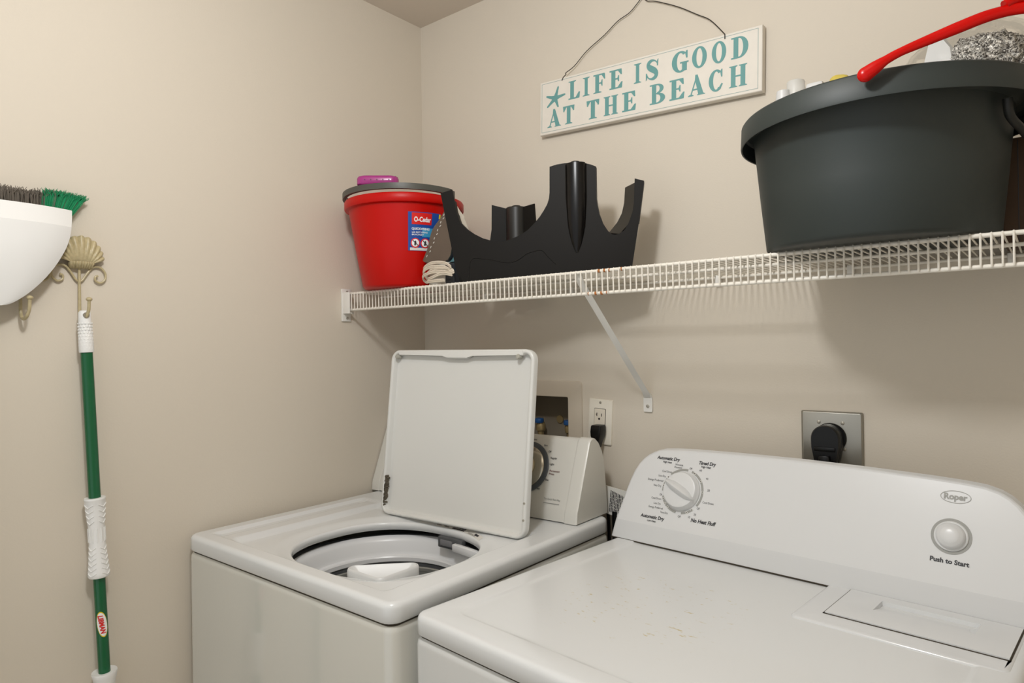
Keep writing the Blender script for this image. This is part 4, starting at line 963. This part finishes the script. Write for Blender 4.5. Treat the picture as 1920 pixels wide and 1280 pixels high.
def place_word(items, base, hgt, name):
    bm = bmesh.new()
    for ch, a, b in items:
        for k, q in enumerate(glyph(ch)):
            try: prism(bm, [(a + x * (b - a), base + y * hgt) for x, y in q], lambda u, v: SG(u, v, .0004 + k * .000012), lambda u, v: SG(u, v, -.0002 - k * .000012))
            except ValueError: pass
    obj(name, bm, TEAL, bd, label=None, doubles=False)
X0 = .4750
def it(s, xs): return [(c, a - X0, b - X0) for c, (a, b) in zip(s, xs)]
L1 = .0775; H1 = .0465; L2 = .0165; H2 = .0465
place_word(it('LIFE', ((.5638, .6006), (.6094, .6293), (.6399, .6757), (.6864, .7236))), L1, H1, 'lettering')
place_word(it('IS', ((.7544, .7740), (.7859, .8204))), L1 + .001, H1, 'lettering')
place_word(it('GOOD', ((.8527, .8934), (.9020, .9365), (.9482, .9805), (.9917, 1.0292))), L1 + .003, H1, 'lettering')
place_word(it('AT', ((.5001, .5418), (.5490, .5840))), L2, H2, 'lettering')
place_word(it('THE', ((.6210, .6581), (.6708, .7114), (.7225, .7604))), L2, H2, 'lettering')
place_word(it('BEACH', ((.7970, .8362), (.8465, .8842), (.8936, .9324), (.9417, .9744), (.9878, 1.0270))), L2 + .003, H2, 'lettering')
# starfish
bm = bmesh.new(); c = (.0490, .0905); tips = [(.0195, .1000), (.0590, .1205), (.0815, .0955), (.0590, .0650), (.0225, .0700)]
bm.free(); bm2 = bmesh.new()
for i in range(5):
    d = Vector((tips[i][0] - c[0], tips[i][1] - c[1])); L_ = d.length; d.normalize(); nrm = Vector((d.y, -d.x)); pts = []
    for s_, q, wq in ((-1, -.08, .004), (-1, .15, .0056), (-1, .4, .0040), (-1, .7, .0030), (-1, .92, .0022), (0, 1.0, 0), (1, .92, .0022), (1, .7, .0030), (1, .4, .0040), (1, .15, .0056), (1, -.08, .004)):
        p = Vector(c) + d * L_ * q + nrm * s_ * wq; pts.append((p.x, p.y))
    prism(bm2, pts, lambda u, v: SG(u, v, .0005 + i * .00002), lambda u, v: SG(u, v, -.0002 - i * .00002))
obj('starfish', bm2, TEAL, bd)
bm = bmesh.new()
wl = [(0.5470, -0.0230, 2.0380), (0.5505, -0.022, 2.0451), (0.5569, -0.018, 2.0531), (0.5549, -0.015, 2.0588), (0.5779, -0.010, 2.0716), (0.6149, -0.008, 2.1005), (0.6663, -0.007, 2.1256), (0.7046, -0.007, 2.1485), (0.738, -0.007, 2.159), (0.7636, -0.007, 2.178), (.7740, -.008, 2.186)]
wr = [(.7740, -.008, 2.186), (0.785, -.007, 2.172), (0.8073, -0.007, 2.1634), (0.8624, -0.007, 2.1327), (0.9104, -0.007, 2.0988), (0.9414, -0.010, 2.0755), (0.9742, -0.015, 2.0343), (0.9786, -0.022, 2.0271), (.9790, -.0232, 2.018)]
tube(bm, smooth_path(wl, 5), .0011, 6); tube(bm, smooth_path(wr, 5), .0011, 6); obj('hanging_wire', bm, WIREB, sg)
bm = bmesh.new(); tube(bm, [(.774, -.0002, 2.182), (.774, -.012, 2.184), (.774, -.014, 2.188)], .0016, 8); tag(obj('nail', bm, SCREW), 'small nail holding the wire of the wooden sign', 'nail')

# ------------------------------------------------------------ shell wall hooks
def shell_hook(label, dy, dz):
    t = thing('wall_hook', label, 'hook', (0.0, -0.956 + dy, 1.50 + dz), 0, 'cream scallop shell wall hooks')
    def W(x, y, z): return Vector((x, y + dy, z + dz))
    # scallop shell with ribs
    bm = bmesh.new(); c = (-.955, 1.533); NS, NR = 66, 10; rg = []
    for j in range(NR + 1):
        q = j / NR; row = []
        for i in range(NS + 1):
            a = R(8 + 164 * i / NS); rib = abs(math.sin(11 * PI * i / NS))
            edge = .0400 * (1 + .045 * rib) * (1 + .30 * math.sin(a) ** 2)
            base_w = .020
            bx0 = -math.cos(a) * base_w; y = c[0] + bx0 + (-math.cos(a) * edge - bx0) * q; z = c[1] + (math.sin(a) * edge + .001) * q
            x = .006 + .012 * math.sin(PI * min(1, .25 + q * .62)) + .0042 * rib * q
            row.append(W(x, y, z))
        rg.append(row)
    loops(bm, rg, False)
    rg2 = [[Vector((.003, p.y, p.z)) for p in r_] for r_ in (rg[-1],)]
    loops(bm, [rg[-1], rg2[0]], False)
    obj('scallop_shell', bm, GOLD, t, sharp=70)
    bm = bmesh.new(); rg = []
    for z, w_, x in ((1.5355, .0225, .020), (1.532, .0235, .021), (1.5285, .0225, .018), (1.523, .021, .015)):
        rg.append([W(x + .0030 * abs(math.sin(9 * PI * k / 40)) - .008 * ((k / 20 - 1) ** 2), -.955 + w_ * (k / 20 - 1), z) for k in range(41)])
    rg.append([W(.001, -.955 + .021 * (k / 20 - 1), 1.522) for k in range(41)])
    loops(bm, rg, False); obj('shell_base', bm, GOLD, t, sharp=70)
    bm = bmesh.new(); tube(bm, [W(.008, -.958, 1.526), W(.008, -.958, 1.49), W(.009, -.9585, 1.437)], [.0026, .0026, .003], 10); obj('stem', bm, GOLD, t)
    for s in (-1, 1):
        bm = bmesh.new(); yc = -.9575
        sc_ = [(-.0, 1.4955), (s * .006, 1.5), (s * .014, 1.513), (s * .022, 1.524), (s * .030, 1.528), (s * .040, 1.526), (s * .0475, 1.516), (s * .0470, 1.503), (s * .038, 1.4955), (s * .0295, 1.4995), (s * .0290, 1.507), (s * .034, 1.5095)]
        tube(bm, smooth_path([W(.006, yc + a, b) for a, b in sc_], 5), .0022, 8); obj('scroll', bm, GOLD, t)
    bm = bmesh.new(); hk = [(.009, -.9585, 1.437), (.013, -.959, 1.427), (.024, -.9585, 1.4195), (.036, -.9565, 1.423), (.043, -.954, 1.437), (.045, -.9535, 1.455)]
    tube(bm, smooth_path([W(*p) for p in hk], 6), .0030, 12)
    h = obj('hook', bm, GOLD, t)
    bm = bmesh.new(); bmesh.ops.create_uvsphere(bm, u_segments=16, v_segments=10, radius=.0058)
    for v in bm.verts: v.co = W(.045 + v.co.x, -.9535 + v.co.y, 1.4585 + v.co.z * .75)
    obj('hook_ball', bm, GOLD, h)
    return t
shell_hook('cream metal scallop shell wall hook with scrolls holding the green pole', 0, 0)
shell_hook('cream metal wall hook mostly hidden behind the white dustpan', -.099, -.001)

# ------------------------------------------------------------ green mop pole
mp = thing('mop_handle', 'green mop pole with white grips hanging from the shell hook', 'mop', (0.03, -0.95, 0.70))
A0 = Vector((.0265, -.9560, 1.4330)); A1 = Vector((.034, -.9300, 0.690)); AX = (A1 - A0).normalized()
def MP(z): k = (z - A0.z) / (A1.z - A0.z); return A0 + (A1 - A0) * k
rotm = AX.to_track_quat('Z', 'Y').to_matrix().to_4x4()
def seg_l(bm, z0, prof, seg=32):    # profile along the pole axis from height z0 downwards
    lathe(bm, prof, (0, 0, 0), seg, True, True, Matrix.Translation(MP(z0)) @ rotm)
bm = bmesh.new(); seg_l(bm, 1.362, [(.0108, 0), (.0108, .95)]); obj('pole', bm, GREEN, mp)
bm = bmesh.new(); rg = []
# hanging cap with an eye for the hook
Mc = Matrix.Translation(MP(1.4330)) @ rotm
prof = [(.0075, -.004), (.0105, 0), (.0112, .012), (.0118, .03), (.0128, .050), (.0132, .078), (.0128, .0795)]
lathe(bm, prof, (0, 0, 0), 40, True, True, Mc)
cap = obj('hanging_cap', bm, GRIPW, mp, sharp=60)
bm = bmesh.new()
for j in range(9):
    for k in range(14):
        a = 2 * PI * (k + .5 * (j % 2)) / 14; zz_ = .022 + j * .0062; r_ = .0125
        M = Mc @ Matrix.Rotation(a, 4, 'Z') @ Matrix.Translation((r_, 0, zz_)); t = bmesh.new(); bmesh.ops.create_icosphere(t, subdivisions=2, radius=.0021)
        for v in t.verts: v.co.x *= .38
        t.transform(M); merge(bm, t)
obj('knurling', bm, GRIPW, cap, kind='stuff')
bm = bmesh.new(); M = Matrix.Translation(MP(1.4275) + Vector((.0085, -.0005, 0))) @ Matrix.Rotation(R(90), 4, 'Y'); lathe(bm, [(.0055, 0), (.0055, .0045), (.0001, .0046)], (0, 0, 0), 20, False, True, M); obj('hanging_hole_shade', bm, mat('hole_shade', '8B8474', .8), cap)
bm = bmesh.new(); seg_l(bm, 1.0625, [(.0185, 0), (.0195, .0025), (.0188, .004), (.0170, .03), (.0148, .055), (.0140, .075), (.0150, .100), (.0172, .130), (.0190, .150), (.0196, .156), (.0180, .159)], 40)
gp = obj('grip', bm, GRIPW, mp, sharp=50)
bm = bmesh.new(); Mg = Matrix.Translation(MP(1.0625)) @ rotm
def grad(z_):
    P_ = [(0, .0195), (.03, .0170), (.055, .0148), (.075, .0140), (.1, .0150), (.13, .0172), (.156, .0196)]
    for (a, ra), (b, rb) in zip(P_, P_[1:]):
        if a <= z_ <= b: return ra + (rb - ra) * (z_ - a) / (b - a)
    return .0196
def gp_pt(a, z_, d=.0006): 
    r_ = grad(z_) + d; return Mg @ Vector((r_ * math.cos(a), r_ * math.sin(a), z_))
for row in [.012, .023, .034, .045, .0, ][:4] + [.098, .108, .118, .128, .138, .148]:
    for k in range(4):
        ac = R(45 + 90 * k)
        P_ = [gp_pt(ac + R(q), row + .006 * (1 - abs(q) / 30), .0004) for q in range(-30, 31, 10)]
        tube(bm, P_, .0009, 6)
for k in range(12):
    a = R(30 * k); tube(bm, [gp_pt(a, .060, .0002), gp_pt(a, .088, .0002)], .0010, 6)
obj('grip_ridges', bm, GRIPW, gp)
bm = bmesh.new(); seg_l(bm, .706, [(.0110, -.004), (.0145, -.003), (.0225, -.006), (.0232, -.003), (.0215, .004), (.016, .03), (.016, .09), (.011, .095)], 40); obj('lower_collar', bm, GRIPW, mp, sharp=60)
# logo on the pole
side = Vector((.75, -.66, 0)).normalized()
def PL(u, v, d=.0): # u around the pole, v along the pole upward
    a0 = -.27; rad = .0108 + d; c_ = MP(v); a = a0 + u / .0108
    return c_ + Vector((rad * math.cos(a), rad * math.sin(a), 0))
bm = bmesh.new(); el = [(.0092 * math.cos(2 * PI * k / 30) * .95, .8095 + .0225 * math.sin(2 * PI * k / 30) - .55 * .0092 * math.cos(2 * PI * k / 30)) for k in range(30)]
def epat(scale, d, m, nm, par):
    bm = bmesh.new(); rg = []
    for q in (0.02, .35, .7, 1): rg.append([PL(p[0] * q * scale, .8095 + (p[1] - .8095) * q * scale, d) for p in el])
    loops(bm, rg, True); return obj(nm, bm, m, par)
lg = epat(1.12, .0003, LYEL, 'logo_badge', mp); epat(1.02, .0006, LWH, 'badge_field', lg)
bm = text_bm('LIBMAN', .0120, width=.036, bold=.0005)
bmesh.ops.triangulate(bm, faces=bm.faces); bmesh.ops.subdivide_edges(bm, edges=bm.edges, cuts=3, use_grid_fill=True)
obj('lettering', mapped(bm, lambda x, y: PL(-.0035 + y * .95 + (x - .018) * .12 - .001, .8275 - x * 1.0, .0012)), LRED, lg, doubles=False)

# ------------------------------------------------------------ broom behind the dustpan
bro = thing('broom', 'broom with grey and green bristles upward, behind the white dustpan', 'broom', (0.03, -1.12, 1.58))
bm = bmesh.new(); box(bm, .006, .028, -1.255, -1.00, 1.565, 1.600, .006); obj('head_block', bm, GRIPW, bro)
random.seed(11)
def bristles(y0, y1, n, m, nm, lab):
    bm = bmesh.new()
    for i in range(n):
        y = random.uniform(y0, y1); x = random.uniform(.008, .026)
        k = (y + 1.03) / .08
        lean = .045 * max(0, k) ** 1.3 if y > -1.03 else -.01 + .012 * random.random()
        top = 1.664 + random.gauss(0, .0022) + (.0035 if y > -1.015 else 0) - .0035 * max(0, (y + .985) / .03)
        bas = 1.592
        ty = y + random.gauss(0, .0015) if y < -1.02 else -1.02 + (y + 1.02) * 1.0
        by = ty - lean - random.uniform(0, .004)
        tx = x + random.gauss(0, .002)
        p1 = Vector((tx, ty, top)); p0 = Vector((x, by, bas)); mid = p0.lerp(p1, .85)
        tip = p1 + Vector((random.uniform(-.005, .005), random.uniform(-.009, .009), random.uniform(-.003, .002)))
        tube(bm, [p0, mid, tip], [.0008, .0007, .0004], 4)
    return obj(nm, bm, m, bro, label=lab, kind='stuff', doubles=False)
bristles(-1.25, -1.016, 1000, BRGR, 'bristles', 'grey bristles'); bristles(-1.02, -.952, 60, BRGR, 'stray_bristles', 'dusty grey bristle tips'); bristles(-1.022, -.950, 760, BRG, 'bristles', 'green bristles')
bm = bmesh.new(); tube(bm, [(.032, -1.13, 1.57), (.030, -1.15, 1.2), (.028, -1.17, .15)], .011, 16); obj('broom_pole', bm, GREEN, bro)

dpn = thing('dustpan', 'white plastic dustpan hanging on the wall in front of the broom', 'dustpan', (0.06, -1.10, 1.54))
bm = bmesh.new(); YC = -1.0985
prof = [(.1215, 1.6325), (.1185, 1.615), (.1145, 1.5968)] + [(p.x, p.z) for p in smooth_path([(.1143, 0, 1.5950), (.1122, 0, 1.580), (.1075, 0, 1.562), (.0990, 0, 1.5420), (.0840, 0, 1.515), (.0650, 0, 1.489), (.0450, 0, 1.4675), (.0270, 0, 1.4525), (.0130, 0, 1.4440), (.002, 0, 1.4412)], 3)]
rg = []; NN = 36
for hw, z in prof:
    row = []
    for i in range(NN + 1):
        q = -1 + 2 * i / NN
        kz = math.sin(PI / 2 * min(1, max(0, (z - 1.435) / .125)))
        bul = (.022 * (1 - abs(q) ** 2.6)) * kz
        x = .050 + bul + (.0 if z < 1.5975 else -.018 * (z - 1.5965) / .035)
        row.append(Vector((x, YC + hw * q, z)))
    rg.append(row)
loops(bm, rg, False)
ret = bmesh.ops.solidify(bm, geom=list(bm.faces), thickness=-.0025)
obj('pan', bm, PAN, dpn, sharp=14)
